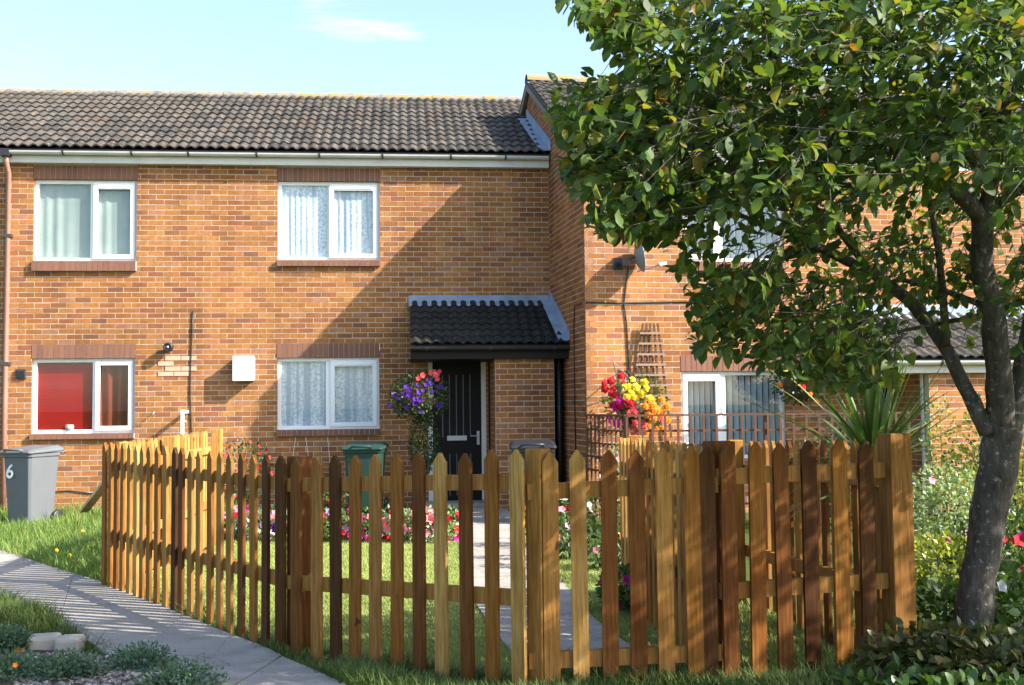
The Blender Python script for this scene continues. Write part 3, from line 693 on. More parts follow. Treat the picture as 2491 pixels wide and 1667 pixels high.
mb = MB(); vv = -E1 * .012; mb.prism([O2 + Vector((0, 0, .005)), Rg + Vector((0, 0, .005)), Rg + Vector((0, 0, -.17)), O2 + Vector((0, 0, -.14))], E1 * .05); mb.prism([Rg + Vector((0, 0, .005)), Rg + bk * RL + Vector((0, 0, .005)), Rg + bk * RL + Vector((0, 0, -.17)), Rg + Vector((0, 0, -.17))], E1 * .05); M['verge'] = plain('weathered verge board', (.20, .17, .14), .8, .2, 0, .4, 6); mb.build('verge_board', M['verge'], H2)
g0 = FS.O + N1 * (ew + .03) + Vector((0, 0, ae.z - .03)); gutter(H2, g0, g0 + E1 * WX, [.06 + .1 * i for i in range(10)])
mb = MB(); FR.box(mb, -.02, WX, ew - PROJ - .06, ew - PROJ - .03, zr_eave - .0, ae.z - .05); FR.box(mb, -.02, WX, 0, ew - PROJ - .06, zr_eave, zr_eave + .02); mb.build('fascia', M['fascia'], H2)
# porch of the right house
PR0 = FR.loc(2010, 757)[0]; PZ = FR.loc(2200, 752)[1]; PE = 1.15; zpe = FR.loc(2300, 876, PE)[1]
O3 = FR.w(PR0, PE, zpe); sl3 = FR.w(PR0, 0, PZ - .1) - O3
pr3 = tile_roof(H2, O3, E1, sl3, 3.2, sl3.length, .29, sl3.length / 5, 300, None, 'porch_roof')
mb = MB(); mb.prism([FR.w(PR0, .004, PZ + .06), FR.w(PR0 + 3.2, .004, PZ + .06), FR.w(PR0 + 3.2, .004, PZ - .08), FR.w(PR0, .004, PZ - .08)], FR.n * .014)
mb.prism([FR.w(PR0, .016, PZ - .07), FR.w(PR0 + 3.2, .016, PZ - .07), FR.w(PR0 + 3.2, .17, PZ - .15), FR.w(PR0, .17, PZ - .15)], (0, 0, .012)); mb.build('flashing', M['lead'], pr3)
gutter(H2, O3 + FR.n * .015 + Vector((0, 0, -.01)), O3 + E1 * 3.2 + FR.n * .015 + Vector((0, 0, -.01)), (.1, .3, .5, .75), .055)
mb = MB(); FR.box(mb, PR0, PR0 + 3.2, PE - .1, PE - .07, zpe - .16, zpe - .005); FR.box(mb, PR0, PR0 + 3.2, 0, PE - .1, zpe - .162, zpe - .145); mb.build('porch_fascia', M['fascia'], H2)
SX0 = FR.loc(2262, 1000, 1.0)[0]
FS3 = Frame(FR.w(0, 1.0, 0), E1, N1); brickwork(FS3, H2, SX0, PR0 + 3.2, 0, zpe - .16, [], M['brick'], wname='store_wall')
FS4 = Frame(FR.w(SX0, 1.0 - .125, 0), -N1, -E1); brickwork(FS4, H2, 0, .86, 0, zpe - .16, [], M['brick'], wname='store_wall')
mb = MB(); FR.box(mb, RD0, RD0 + .06, -.1, -.01, 0, 2.04); FR.box(mb, RD0 + .89, RD0 + .95, -.1, -.01, 0, 2.04); FR.box(mb, RD0, RD0 + .95, -.1, -.01, 2.04, 2.1); mb.build('door_frame', M['fascia'], H2)
mb = MB(); FR.box(mb, RD0 + .06, RD0 + .89, -.1, -.05, .02, 2.04); d2 = mb.build('door', M['door'], H2)
mb = MB(); FR.box(mb, RD0 + .3, RD0 + .58, -.055, -.04, .98, 1.05); mb.build('letter_box', M['metal'], d2)
mb = MB(); FR.box(mb, SX0 - .045, SX0 - .02, .86, .9, 0, zpe - .16); mb.build('porch_post', M['fascia'], H2)

# ------------------------------------------------------------------ things on the walls
x, z = FM.loc(413, 846); t = thing('wall_lamp', FM.w(x, 0, z), 'round black outdoor lamp fixed to the brick wall between the two lower windows', 'lamp')
mb = MB(); mb.lathe([(0, 0), (.055, 0), (.055, .02), (.03, .03), (.03, .05)], FM.w(x, 0, z), FM.n, 20); mb.build('base', M['black_plastic'], t, True)
mb = MB(); mb.lathe([(.03, .045), (.06, .06), (.072, .10), (.068, .14), (.045, .165), (.045, .155), (.0, .15)], FM.w(x, 0, z), FM.n, 24); mb.build('shade', M['black_plastic'], t, True)
mb = MB(); mb.lathe([(.0, .17), (.018, .165), (.022, .15)], FM.w(x, 0, z), FM.n, 12); mb.build('bulb', M['metal'], t, True)
r = rect(FM, 565, 618, 866, 927, out=.2); t = thing('meter_box', FM.w((r[0] + r[1]) / 2, 0, r[2]), 'pale grey square meter box on the wall left of the lower curtained window', 'meter box')
mb = MB(); FM.box(mb, r[0] + .01, r[1] - .01, 0, .17, r[2] + .01, r[3] - .01); mb.build('body', M['gutter'], t, bevel=.01)
mb = MB(); FM.box(mb, r[0], r[1], .172, .2, r[2], r[3]); mb.build('door', M['upvc'], t, bevel=.008)
x, z = FM.loc(52, 910); t = thing('air_vent', FM.w(x, 0, z), 'small dark square air vent between brown downpipe and red-blinded window', 'vent')
mb = MB(); FM.box(mb, x - .07, x + .07, .006, .035, z - .07, z + .07); mb.build('frame', M['darkmetal'], t, bevel=.006)
for i in range(4): mb = MB(); FM.box(mb, x - .055, x + .055, .036, .046, z - .05 + i * .027, z - .036 + i * .027); mb.build('slat', M['black_plastic'], t)
pts = [FM.w(*(lambda q: (q[0], .014, q[1]))(FM.loc(u, v))) for u, v in ((470, 757), (468, 800), (464, 900), (463, 960), (467, 1065), (468, 1130))]
mb = MB(); mb.tube(pts, .009, 6); tag(mb.build('cable', M['black_plastic'], None, True), 'thin black cable running down the sunlit wall between lamp and meter box', 'cable')
pts = [FM.w(*(lambda q: (q[0], .014, q[1]))(FM.loc(u, v))) for u, v in ((128, 1197), (170, 1194), (220, 1200), (262, 1195))]
mb = MB(); mb.tube(pts, .008, 6); tag(mb.build('cable', M['darkmetal'], None, True), 'dark cable sagging low along the wall right of the grey bin', 'cable')
p = FM.loc(444, 997, .35); q = FM.loc(444, 1120, .35); t = thing('white_pole', FM.w(p[0], .35, 0), 'white pole with a top arm standing before the wall behind the picket fence', 'pole')
mb = MB(); FM.box(mb, p[0] - .022, p[0] + .022, .335, .365, 0, p[1]); mb.build('upright', M['white'], t)
mb = MB(); FM.box(mb, p[0] + .022, p[0] + .05, .34, .36, p[1] - .17, p[1] - .15); FM.box(mb, p[0] - .02, p[0] + .02, .0, .335, p[1] - .05, p[1] - .01); mb.build('arm', M['white'], t)
x, z = FM.loc(375, 1010); mb = MB(); mb.tube([FM.w(x + .02, .006, z + .06), FM.w(x + .02, .09, z + .05), FM.w(x, .11, z + .01), FM.w(x, .08, z - .02)], .006, 6); tag(mb.build('wall_hook', M['metal'], None, True), 'small bent metal hook on the wall right of the red-blinded window', 'hook')
# cables on the right house
def wallcable(fr, uv, lab, r=.009, m='black_plastic'):
    mb = MB(); mb.tube([fr.w(*(lambda q: (q[0], .015, q[1]))(fr.loc(u, v))) for u, v in uv], r, 6); tag(mb.build('cable', M[m], None, True), lab, 'cable')
wallcable(FR, ((1424, 736), (1500, 738), (1600, 736), (1720, 733), (1900, 730)), 'black cable running level across the projecting house below its upper window')
wallcable(FR, ((1527, 650), (1522, 700), (1517, 740), (1524, 790), (1530, 900), (1532, 1005)), 'black cable hanging down the wall below the satellite dish')
pts = [FS.w(*(lambda q: (q[0], .015, q[1]))(FS.loc(u, v))) for u, v in ((1418, 738), (1400, 744), (1398, 800), (1400, 950), (1403, 1100))]
mb = MB(); mb.tube(pts, .008, 6); tag(mb.build('cable', M['black_plastic'], None, True), 'black cable dropping down the shaded side wall beside the porch roof', 'cable')
# satellite dish
x, z = FR.loc(1522, 638, .2); t = thing('satellite_dish', FR.w(x, 0, z), 'grey satellite dish seen edge-on, on a wall bracket by the tree', 'satellite dish')
c = FR.w(*(lambda q: (q[0], .22, q[1]))(FR.loc(1549, 624, .22))); ax = (E1 * .985 + N1 * .10 + Vector((0, 0, .16))).normalized()
mb = MB(); prof = [(.0, 0), (.07, .008), (.13, .028), (.18, .055), (.215, .082), (.215, .090), (.18, .063), (.13, .036), (.07, .016), (0, .008)]
mb.lathe(prof, c - ax * .03, ax, 28); M['dish'] = plain('dark grey dish', (.20, .21, .23), .5, .4, 0, .2); mb.build('dish', M['dish'], t, True)
mb = MB(); b0 = FR.w(x - .05, 0, z); mb.box(FR.w(x - .05, .01, z), (.12, .02, .16), (E1, N1, Vector((0, 0, 1)))); mb.tube([FR.w(x - .05, .02, z), FR.w(x - .04, .2, z), c - ax * .03], .018, 10); mb.box(FR.w(x - .01, .2, z), (.09, .09, .10), (E1, N1, Vector((0, 0, 1)))); mb.build('bracket', M['black_plastic'], t)
mb = MB(); tip = FR.w(*(lambda q: (q[0], .34, q[1]))(FR.loc(1612, 642, .34))); mb.tube([c - Vector((0, 0, .2)), tip], .010, 8); a2 = mb.build('arm', M['metal'], t)
mb = MB(); mb.lathe([(0, -.05), (.022, -.05), (.022, .03), (.03, .035), (.03, .06), (0, .06)], tip, -ax, 12); mb.build('receiver', M['gutter'], t, True)
M['lathdark'] = plain('brown lath', (.10, .058, .038), .8, .2, 0, .5, 10); M['lathpale'] = plain('weathered pale lath', (.27, .19, .135), .8, .2, 0, .5, 10)
# wall trellis (fan)
bl, br_ = FR.loc(1533, 1010), FR.loc(1628, 1010); tl, tr_ = FR.loc(1560, 788), FR.loc(1596, 788)
t = thing('wall_trellis', FR.w((bl[0] + br_[0]) / 2, 0, bl[1]), 'brown fan trellis narrowing upward, leaning on the wall left of the ground-floor window', 'trellis')
for i in range(5):
    f_ = i / 4; mb = MB(); xb = bl[0] + (br_[0] - bl[0]) * f_; xt = tl[0] + (tr_[0] - tl[0]) * f_
    mb.prism([FR.w(xb - .014, .06, bl[1] - .3), FR.w(xb + .014, .06, bl[1] - .3), FR.w(xt + .012, .06, tl[1]), FR.w(xt - .012, .06, tl[1])], N1 * .016); mb.build('lath', M['lathdark'], t)
for v in (812, 837, 863, 888, 913, 938, 963, 988, 1013):
    z = FR.loc(1580, v)[1]; f_ = (z - bl[1]) / (tl[1] - bl[1]); x0 = bl[0] + (tl[0] - bl[0]) * f_ - .03; x1 = br_[0] + (tr_[0] - br_[0]) * f_ + .03
    mb = MB(); FR.box(mb, x0, x1, .077, .094, z - .014, z + .014); mb.build('crossbar', M['lathpale'], t)

# ------------------------------------------------------------------ wheelie bins
def bin_(loc, rz, h, mats, label, number=None, w=.50, d=.55):
    t = thing('wheelie_bin', loc, label, 'bin', 'wheelie bins by the houses'); bm_, lm = mats
    rot = Matrix.Rotation(rz, 3, 'Z'); L = Vector(loc); T = lambda x, y, z: L + rot @ Vector((x, y, z))
    mb = MB(); n = 4
    def ring(s, z, e=0): return [T(x * s * w / 2 + 0, y * s * d / 2 - e, z) for x, y in ((-1, -.86), (-.86, -1), (.86, -1), (1, -.86), (1, .86), (.86, 1), (-.86, 1), (-1, .86))]
    rings = [ring(.80, .05), ring(.92, h * .62), ring(.985, h * .90), ring(1.05, h * .905), ring(1.05, h * .95)]
    vs = [p for r in rings for p in r]; fs = [(i * 8 + k, i * 8 + (k + 1) % 8, (i + 1) * 8 + (k + 1) % 8, (i + 1) * 8 + k) for i in range(4) for k in range(8)] + [tuple(range(7, -1, -1))]
    mb.add(vs, fs); mb.build('body', bm_, t, bevel=.008)
    mb = MB()
    def lr(s, z0, z1): return [T(x * s * w / 2, y * s * d / 2, z0 + (z1 - z0) * (y + 1) / 2) for x, y in ((-1, -.9), (-.9, -1), (.9, -1), (1, -.9), (1, .9), (.9, 1), (-.9, 1), (-1, .9))]
    rings = [lr(1.14, h * .945, h * .965), lr(1.16, h * .965, h * .985), lr(1.08, h * .985, h * 1.015), lr(.92, h * 1.0, h * 1.045)]
    vs = [p for r in rings for p in r]; fs = [(i * 8 + k, i * 8 + (k + 1) % 8, (i + 1) * 8 + (k + 1) % 8, (i + 1) * 8 + k) for i in range(3) for k in range(8)] + [tuple(24 + k for k in range(8)), tuple(range(7, -1, -1))]
    mb.add(vs, fs); ld = mb.build('lid', lm, t, bevel=.008)
    mb = MB(); mb.tube([T(-.14, -d * .56, h * .985), T(-.12, -d * .64, h * 1.0), T(.12, -d * .64, h * 1.0), T(.14, -d * .56, h * .985)], .013, 8); mb.build('lid_handle', lm, ld, True)
    mb = MB(); mb.tube([T(-.2, d * .55, h * .93), T(-.2, d * .66, h * .94), T(.2, d * .66, h * .94), T(.2, d * .55, h * .93)], .016, 8); mb.build('handle', bm_, t, True)
    for sx in (-1, 1):
        mb = MB(); a = rot @ Vector((1, 0, 0)); mb.lathe([(0, -.022), (.08, -.022), (.095, -.012), (.095, .012), (.08, .022), (0, .022)], T(sx * w * .5, d * .42, .1), a, 18); mb.build('wheel', M['black_plastic'], t, True)
    if number:
        cu = bpy.data.curves.new('digit', 'FONT'); cu.body = number; cu.size = .24; cu.extrude = .001; cu.offset = .004; cu.align_x = 'CENTER'
        o = bpy.data.objects.new('tmp', cu); me = bpy.data.meshes.new_from_object(o); bpy.data.objects.remove(o); me.name = 'number'
        me.materials.append(M['white']); o = link('number', me, t, rot @ Vector((-.09, -d * .488 * .98 - .022, h * .64))); o.rotation_euler = (R(84), 0, rz)
    return t
def footing(u, d, v=1200):
    p = atd(u, v, d); return Vector((p.x, p.y, gzf(p.x, p.y)))
bin_(footing(76, 13.9), R(-26), .96, (M['bin_grey'], M['bin_grey']), 'grey wheelie bin with a white number 6 beside the brown downpipe', '6', .45, .52)
bin_(footing(889, 15.2), R(-8), .91, (M['bin_green'], M['bin_green']), 'green wheelie bin under the lower curtained window, left of the hanging basket')
bin_(footing(1297, 13.6), R(-6), .97, (M['bin_black'], M['bin_black']), 'black wheelie bin in front of the store wall right of the door')

# ------------------------------------------------------------------ picket fences and gate
def wood(o, c, j=.12):
    f_ = 1 + random.uniform(-j, j); o.color = (c[0] * f_, c[1] * f_ * random.uniform(.95, 1.05), c[2] * f_, 1); return o
PK = [HONEY, HONEY, ORANGE, ORANGE, BROWN, PALE, DARK]
def picket(parent, p, ztop, e, n, col, w=.072, th=.019, lean=0, pt=.045):
    """pointed board; p = foot centre, e along the fence, n the outer side"""
    z0 = gzf(p.x, p.y) - .01 + random.uniform(.0, .03); mb = MB(); q = Vector((p.x, p.y, 0)); L = e * lean
    pr_ = [q - e * w / 2 + Vector((0, 0, z0)), q + e * w / 2 + Vector((0, 0, z0)), q + e * w / 2 + L + Vector((0, 0, ztop - pt)), q + e * .004 + L + Vector((0, 0, ztop)), q - e * .004 + L + Vector((0, 0, ztop)), q - e * w / 2 + L + Vector((0, 0, ztop - pt))]
    mb.prism(pr_, n * th); c = Vector((q.x, q.y, z0)); off = origin(parent)
    me = mb.mesh('picket', M['wood'], c); o = link('picket', me, parent, c - off); return wood(o, col)
def post(parent, p, zt, s, e, n, col):
    z0 = gzf(p.x, p.y) - .05; mb = MB(); mb.box((p.x, p.y, (z0 + zt) / 2), (s, s, zt - z0), (e, n, Vector((0, 0, 1)))); c = Vector((p.x, p.y, z0))
    o = link('post', mb.mesh('post', M['wood'], c), parent, c - origin(parent)); b = o.modifiers.new('bevel', 'BEVEL'); b.width = .004; b.segments = 1; return wood(o, col, .05)
def rail(parent, a, b, hgt, th, n, col):
    a, b = Vector(a), Vector(b); d = (b - a).normalized(); up = n.cross(d).normalized()
    if up.z < 0: up = -up
    mb = MB(); mb.box((a + b) / 2, ((b - a).length, th, hgt), (d, n, up)); c = (a + b) / 2
    o = link('rail', mb.mesh('rail', M['wood'], c), parent, c - origin(parent)); return wood(o, col, .06)
def uf(us, u0, u1, d0, d1):
    r = []
    for u in us: f_ = (u - u0) / (u1 - u0); r.append(f_ * d0 / (d1 - f_ * (d1 - d0)))
    return r
def fence(label, P0, P1, zt0, zt1, outer, npk, rails, posts=(), cols=None, skip=0, name='picket_fence', railcol=HONEY, first=.5, group='timber picket fences'):
    """P0, P1 foot points, zt = picket tops, outer = sign of the side the pickets are on, rails = heights below the top at both ends"""
    P0, P1 = Vector(P0), Vector(P1); e = (P1 - P0); e.z = 0; L = e.length; e.normalize(); n = Vector((e.y, -e.x, 0)) * outer
    t = thing(name, (P0.x, P0.y, gzf(P0.x, P0.y)), label, 'gate' if 'gate' in name else 'fence', None if 'gate' in name else group)
    for (r0, r1) in rails:
        rail(t, (P0.x, P0.y, zt0 - r0), (P1.x, P1.y, zt1 - r1), .072, .036, n, railcol)
    fl_ = npk if isinstance(npk, list) else [(i + first) / npk for i in range(npk)]
    for i, f_ in enumerate(fl_):
        p = P0.lerp(P1, f_) + n * .0185
        c = cols[i % len(cols)] if cols else random.choice(PK)
        picket(t, p, zt0 + (zt1 - zt0) * f_ + random.uniform(-.008, .008), e, n, c, lean=random.uniform(-.008, .008))
    for f_, dz, s, side, c in posts:
        p = P0.lerp(P1, f_) - n * (.018 + s / 2 + .001) * side; post(t, p, zt0 + (zt1 - zt0) * f_ + dz, s, e, n, c)
    return t
def foot(u, d): 
    p = atd(u, 1200, d); return Vector((p.x, p.y, 0))
def top(u, v, d): return atd(u, v, d).z
A = foot(268, 8.29); B = foot(688, 5.98); C = foot(1272, 5.0); D = foot(1745, 5.04); E = foot(2168, 5.23)
zA, zB, zC, zD, zE = top(264, 1077, 8.29), top(680, 1112, 5.98), top(1265, 1096, 5.0), top(1740, 1082, 5.05), top(2140, 1068, 5.23)
print('fence', [tuple(round(c, 2) for c in q) for q in (A, B, C, D, E)], zA, zB, zC, zD, zE)
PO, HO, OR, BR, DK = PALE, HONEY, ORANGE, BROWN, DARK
fence('left front picket fence run beside the concrete path, with sunlit board edges', A, B, zA, zB, 1, uf([264, 279, 293, 308, 325, 342, 357, 374, 393, 414, 435, 452, 475, 496, 523, 546, 571, 599, 629, 658], 268, 688, 8.29, 5.98), [(.16, .145), (.665, .655)], [(.03, .005, .1, 1, PO)],
      [OR, OR, BR, OR, HO, PO, HO, OR, OR, HO, DK, BR, HO, HO, OR, HO, HO, BR, OR, DK])
fence('front picket fence run between the dark bend post and the gate', B, C, zB, zC, 1, uf([693, 731, 780, 827, 872, 921, 974, 1028, 1082, 1144, 1204, 1268], 688, 1272, 5.98, 5.0), [(.15, .14), (.665, .66)], [(.035, .0, .1, 1, BR), (1.025, .004, .085, 1, HO)],
      [DK, BR, HO, DK, OR, HO, OR, BR, PO, BR, OR, PO])
fence('pointed picket gate of the nearer garden, between two posts', C + Vector((.02, 0, 0)), D - Vector((.0, 0, 0)), zC - .012, zD - .005, 1, uf([1337, 1407, 1477, 1546, 1612, 1682, 1716], 1282, 1745, 5.0, 5.04), [(.175, .175), (.925, .925)], (), [HO, PO, BR, BR, HO, OR, DK], name='garden_gate', railcol=HO)
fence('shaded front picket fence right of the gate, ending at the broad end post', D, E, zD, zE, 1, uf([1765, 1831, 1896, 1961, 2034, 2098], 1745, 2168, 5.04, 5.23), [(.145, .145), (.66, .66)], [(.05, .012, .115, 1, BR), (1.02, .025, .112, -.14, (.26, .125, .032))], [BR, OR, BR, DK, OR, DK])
Fp = foot(511, 11.4)
zF = top(505, 1049, 11.4); Mp = A.lerp(Fp, .42); zM = top(406, 1078, 9.6)
A2 = A + Vector((.02, .08, 0))
fence('back picket fence run from the far corner towards the house, rails on the lawn side', A2, Fp, zA - .01, zF, -1, 25, [(.19, .19), (.74, .74)], [(.42, .01, .1, 1, PALE), (1.0, .02, .1, 1, PALE)], [PALE, HONEY, PALE], railcol=PALE)
dq = foot(1519, 7.6); zq = top(1519, 1063, 7.6)
fence('low picket divider running back from the gate post between the two front gardens', D + Vector((.02, .12, 0)), dq, zD - .01, zq, -1, 18, [(.19, .19), (.72, .72)], [(.98, .01, .09, 1, HONEY)], [PALE, HONEY, ORANGE, HONEY])
e2 = foot(1812, 7.4); ze2 = top(1812, 1074, 7.4)
fence('picket side fence running back behind the broad end post', E + Vector((.0, .12, 0)), e2, zE - .01, ze2, 1, 15, [(.19, .19), (.72, .72)], [(1., .01, .09, 1, HONEY)], [HONEY, BROWN, ORANGE, HONEY])
# pale plank propped against the far corner
a = atd(205, 1243, 10.2); b = atd(258, 1175, 8.9); mb = MB(); dvec = (b - a).normalized(); mb.box((a + b) / 2, ((b - a).length, .07, .03), (dvec, dvec.cross(Vector((0, 0, 1))).normalized(), dvec.cross(dvec.cross(Vector((0, 0, 1)))).normalized()))
pl = mb.build('plank', M['wood'], None); wood(pl, (.62, .47, .27)); tag(pl, 'pale plank propped at a slant against the far corner of the picket fence', 'plank')

# brown lattice fence in front of the right house
lp = [foot(1434, 14.2), foot(1527, 12.9), foot(2215, 12.9)]
def lattice(label, p0, p1, zt, dz, ncol, rows, posts, m):
    p0, p1 = Vector(p0), Vector(p1); e = (p1 - p0).normalized(); n = Vector((e.y, -e.x, 0)); t = thing('lattice_fence', (p0.x, p0.y, 0), label, 'fence', 'brown lattice fences'); U = Vector((0, 0, 1)); L = (p1 - p0).length
    mb = MB(); c = (p0 + p1) / 2; mb.box(c + U * (zt + .012), (L, .05, .024), (e, n, U)); mb.build('top_rail', M['trelliswood'], t)
    for i in range(rows):
        mb = MB(); mb.box(c + U * (zt - .17 * (i + 1)), (L, .018, .026), (e, n, U)); mb.build('lath', M['trelliswood'], t)
    for i in range(ncol + 1):
        p = p0.lerp(p1, i / ncol) + n * .019; g = .03; mb = MB(); mb.box(p + U * ((zt + g) / 2), (.028, .018, zt - g), (e, n, U)); mb.build('lath', M['trelliswood'], t)
    for f_ in posts:
        p = p0.lerp(p1, f_) - n * .04; mb = MB(); mb.box(p + U * (zt / 2 + .01), (.055, .055, zt + .03), (e, n, U)); mb.build('post', M['trelliswood'], t)
    return t
zt = atd(1527, 1014, 12.9).z
lattice('short dark lattice fence return beside the corner of the projecting house', lp[0], lp[1], zt, 0, 9, 6, (), M)
lattice('long brown lattice fence in front of the ground-floor window of the projecting house', lp[1], lp[2], zt, 0, 22, 6, (0, .5, 1), M)

# ------------------------------------------------------------------ front path and lawn
Lp = [gp(u, v) for u, v in ((1105, 1240), (1107, 1277), (1122, 1360), (1140, 1445), (1190, 1530), (1260, 1610))]
Rp = [gp(u, v) for u, v in ((1235, 1240), (1248, 1277), (1300, 1360), (1375, 1430), (1440, 1510), (1560, 1600))]
ribbon('front_path', Lp, Rp, [0, .18, .36, .54, .7, .85, 1], .025, M['concrete'], 4)

def inpoly(P, poly):
    x, y = P[:, 0], P[:, 1]; r = np.zeros(len(P), bool); q = np.array([(p.x, p.y) if hasattr(p, 'x') else p for p in poly]); j = len(q) - 1
    for i in range(len(q)):
        xi, yi = q[i]; xj, yj = q[j]
        r ^= ((yi > y) != (yj > y)) & (x < (xj - xi) * (y - yi) / (yj - yi + 1e-12) + xi); j = i
    return r
BL_V = [(-.5, 0, 0), (.5, 0, 0), (.38, .25, .55), (-.38, .25, .55), (0, .8, 1)]
BL_F = [(0, 1, 2, 3), (3, 2, 4)]
def grass(name, poly, n, h, w, mt, bend=.5, clump=0, avoid=()):
    q = np.array([(p.x, p.y) if hasattr(p, 'x') else p for p in poly]); lo_, hi_ = q.min(0), q.max(0)
    P = np.random.uniform(lo_, hi_, (n * 3, 2))
    # nearer ground gets more blades
    dens = np.clip((7.0 / np.maximum(P[:, 1], 3.0)) ** 1.2, .25, 1); P = P[np.random.rand(len(P)) < dens]
    P = P[inpoly(P, poly)]
    for a in avoid: P = P[~inpoly(P, a)]
    P = P[:n]; k = len(P); hh = np.random.uniform(h[0], h[1], k)
    if clump: hh *= 1 + clump * np.sin(P[:, 0] * 5.1 + np.sin(P[:, 1] * 3.7)) * np.cos(P[:, 1] * 4.3)
    an = np.random.uniform(0, 2 * np.pi, k); z = gz(P[:, 0], P[:, 1]) - .012
    X = np.stack([np.cos(an), np.sin(an), 0 * an], -1) * np.random.uniform(w[0], w[1], k)[:, None]
    Y = np.stack([-np.sin(an), np.cos(an), 0 * an], -1) * (hh * np.random.uniform(.1, 2 * bend, k))[:, None]
    Z = np.stack([0 * an, 0 * an, hh], -1)
    o = scatter(name, BL_V, BL_F, np.stack([P[:, 0], P[:, 1], z], -1), X, Y, Z, mt); print(name, k); return o
pathA = far + near[::-1]; pathF = Lp + Rp[::-1]
lawn_poly = [A + Vector((.1, -.05, 0)), Fp + Vector((.1, .2, 0)), Vector((-2.3, 12.4, 0)), Vector((.1, 12.6, 0))] + Lp[1:] + [C + Vector((0, .1, 0)), B + Vector((.05, .08, 0))]
k = NT('lawn turf'); M['turf'] = k.bsdf(k.ramp(k.noise(5, 5), [(.3, (.19, .25, .07)), (.7, (.30, .33, .12))]), 1, k.noise(90, 4), .6, .01, .05)
lo_ = MB(); ys = np.arange(5.2, 12.5, .3)
LPv = [(p.x, p.y) if hasattr(p, 'x') else p for p in lawn_poly]; gxx = np.arange(-2.4, 1.6, .15); gyy = np.arange(5.0, 12.7, .15); vi = {}; vs = []; fs = []
for a_ in range(len(gxx) - 1):
    for b_ in range(len(gyy) - 1):
        c_ = np.array([[gxx[a_] + .075, gyy[b_] + .075]])
        if not inpoly(c_, lawn_poly)[0] or inpoly(c_, pathF)[0]: continue
        ids = []
        for p_ in ((a_, b_), (a_ + 1, b_), (a_ + 1, b_ + 1), (a_, b_ + 1)):
            if p_ not in vi: vi[p_] = len(vs); vs.append((gxx[p_[0]], gyy[p_[1]], gzf(gxx[p_[0]], gyy[p_[1]]) + .012))
            ids.append(vi[p_])
        fs.append(tuple(ids))
lo_.add(vs, fs); lw = lo_.build('lawn', M['turf']); lw['kind'] = 'structure'
grass('lawn_grass', lawn_poly, 120000, (.03, .052), (.006, .011), M['lawn'], .7, 0, (pathF,))
grass('lawn_grass', Rp[1:] + [D, dq, Vector((1.6, 9.5, 0))], 30000, (.025, .055), (.006, .010), M['lawn'], .7, 0, (pathF,))
bank = [Vector((-9, 16.2, 0)), Vector((-2.4, 16.2, 0)), Fp + Vector((-.1, 0, 0)), A + Vector((-.05, .2, 0)), A + Vector((-.06, -.02, 0))] + far[3:0:-1] + [far[0], gp(-400, 1290)]
grass('long_grass', bank, 38000, (.07, .20), (.006, .012), M['longgrass'], .8, .35)
tw = [gp(u, v) for u, v in ((262, 1428), (385, 1478), (520, 1540), (640, 1585), (760, 1640), (880, 1700))]
strip = tw + [gp(1300, 1760), D + Vector((0, -.25, 0)), D + Vector((0, .1, 0)), C + Vector((0, .15, 0)), B + Vector((.05, .12, 0)), A + Vector((.1, .05, 0))]
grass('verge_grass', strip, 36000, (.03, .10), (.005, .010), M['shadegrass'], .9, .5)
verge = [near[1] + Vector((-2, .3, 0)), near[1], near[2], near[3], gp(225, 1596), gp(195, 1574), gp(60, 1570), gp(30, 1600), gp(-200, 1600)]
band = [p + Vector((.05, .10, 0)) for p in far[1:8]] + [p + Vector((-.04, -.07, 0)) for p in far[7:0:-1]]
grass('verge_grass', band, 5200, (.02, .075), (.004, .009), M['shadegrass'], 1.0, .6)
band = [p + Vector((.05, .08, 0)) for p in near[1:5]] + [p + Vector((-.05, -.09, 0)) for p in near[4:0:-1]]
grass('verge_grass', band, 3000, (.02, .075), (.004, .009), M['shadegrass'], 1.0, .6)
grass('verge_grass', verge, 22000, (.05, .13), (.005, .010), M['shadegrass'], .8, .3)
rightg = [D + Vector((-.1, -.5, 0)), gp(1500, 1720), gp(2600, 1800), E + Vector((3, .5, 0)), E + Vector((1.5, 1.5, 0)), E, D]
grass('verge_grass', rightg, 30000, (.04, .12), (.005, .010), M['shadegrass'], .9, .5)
nb = [D + Vector((.1, .1, 0)), E + Vector((-.1, .1, 0)), Vector((2.6, 10, 0)), Vector((1.7, 10, 0))]
grass('lawn_grass', nb, 14000, (.025, .05), (.006, .010), M['lawn'], .7)

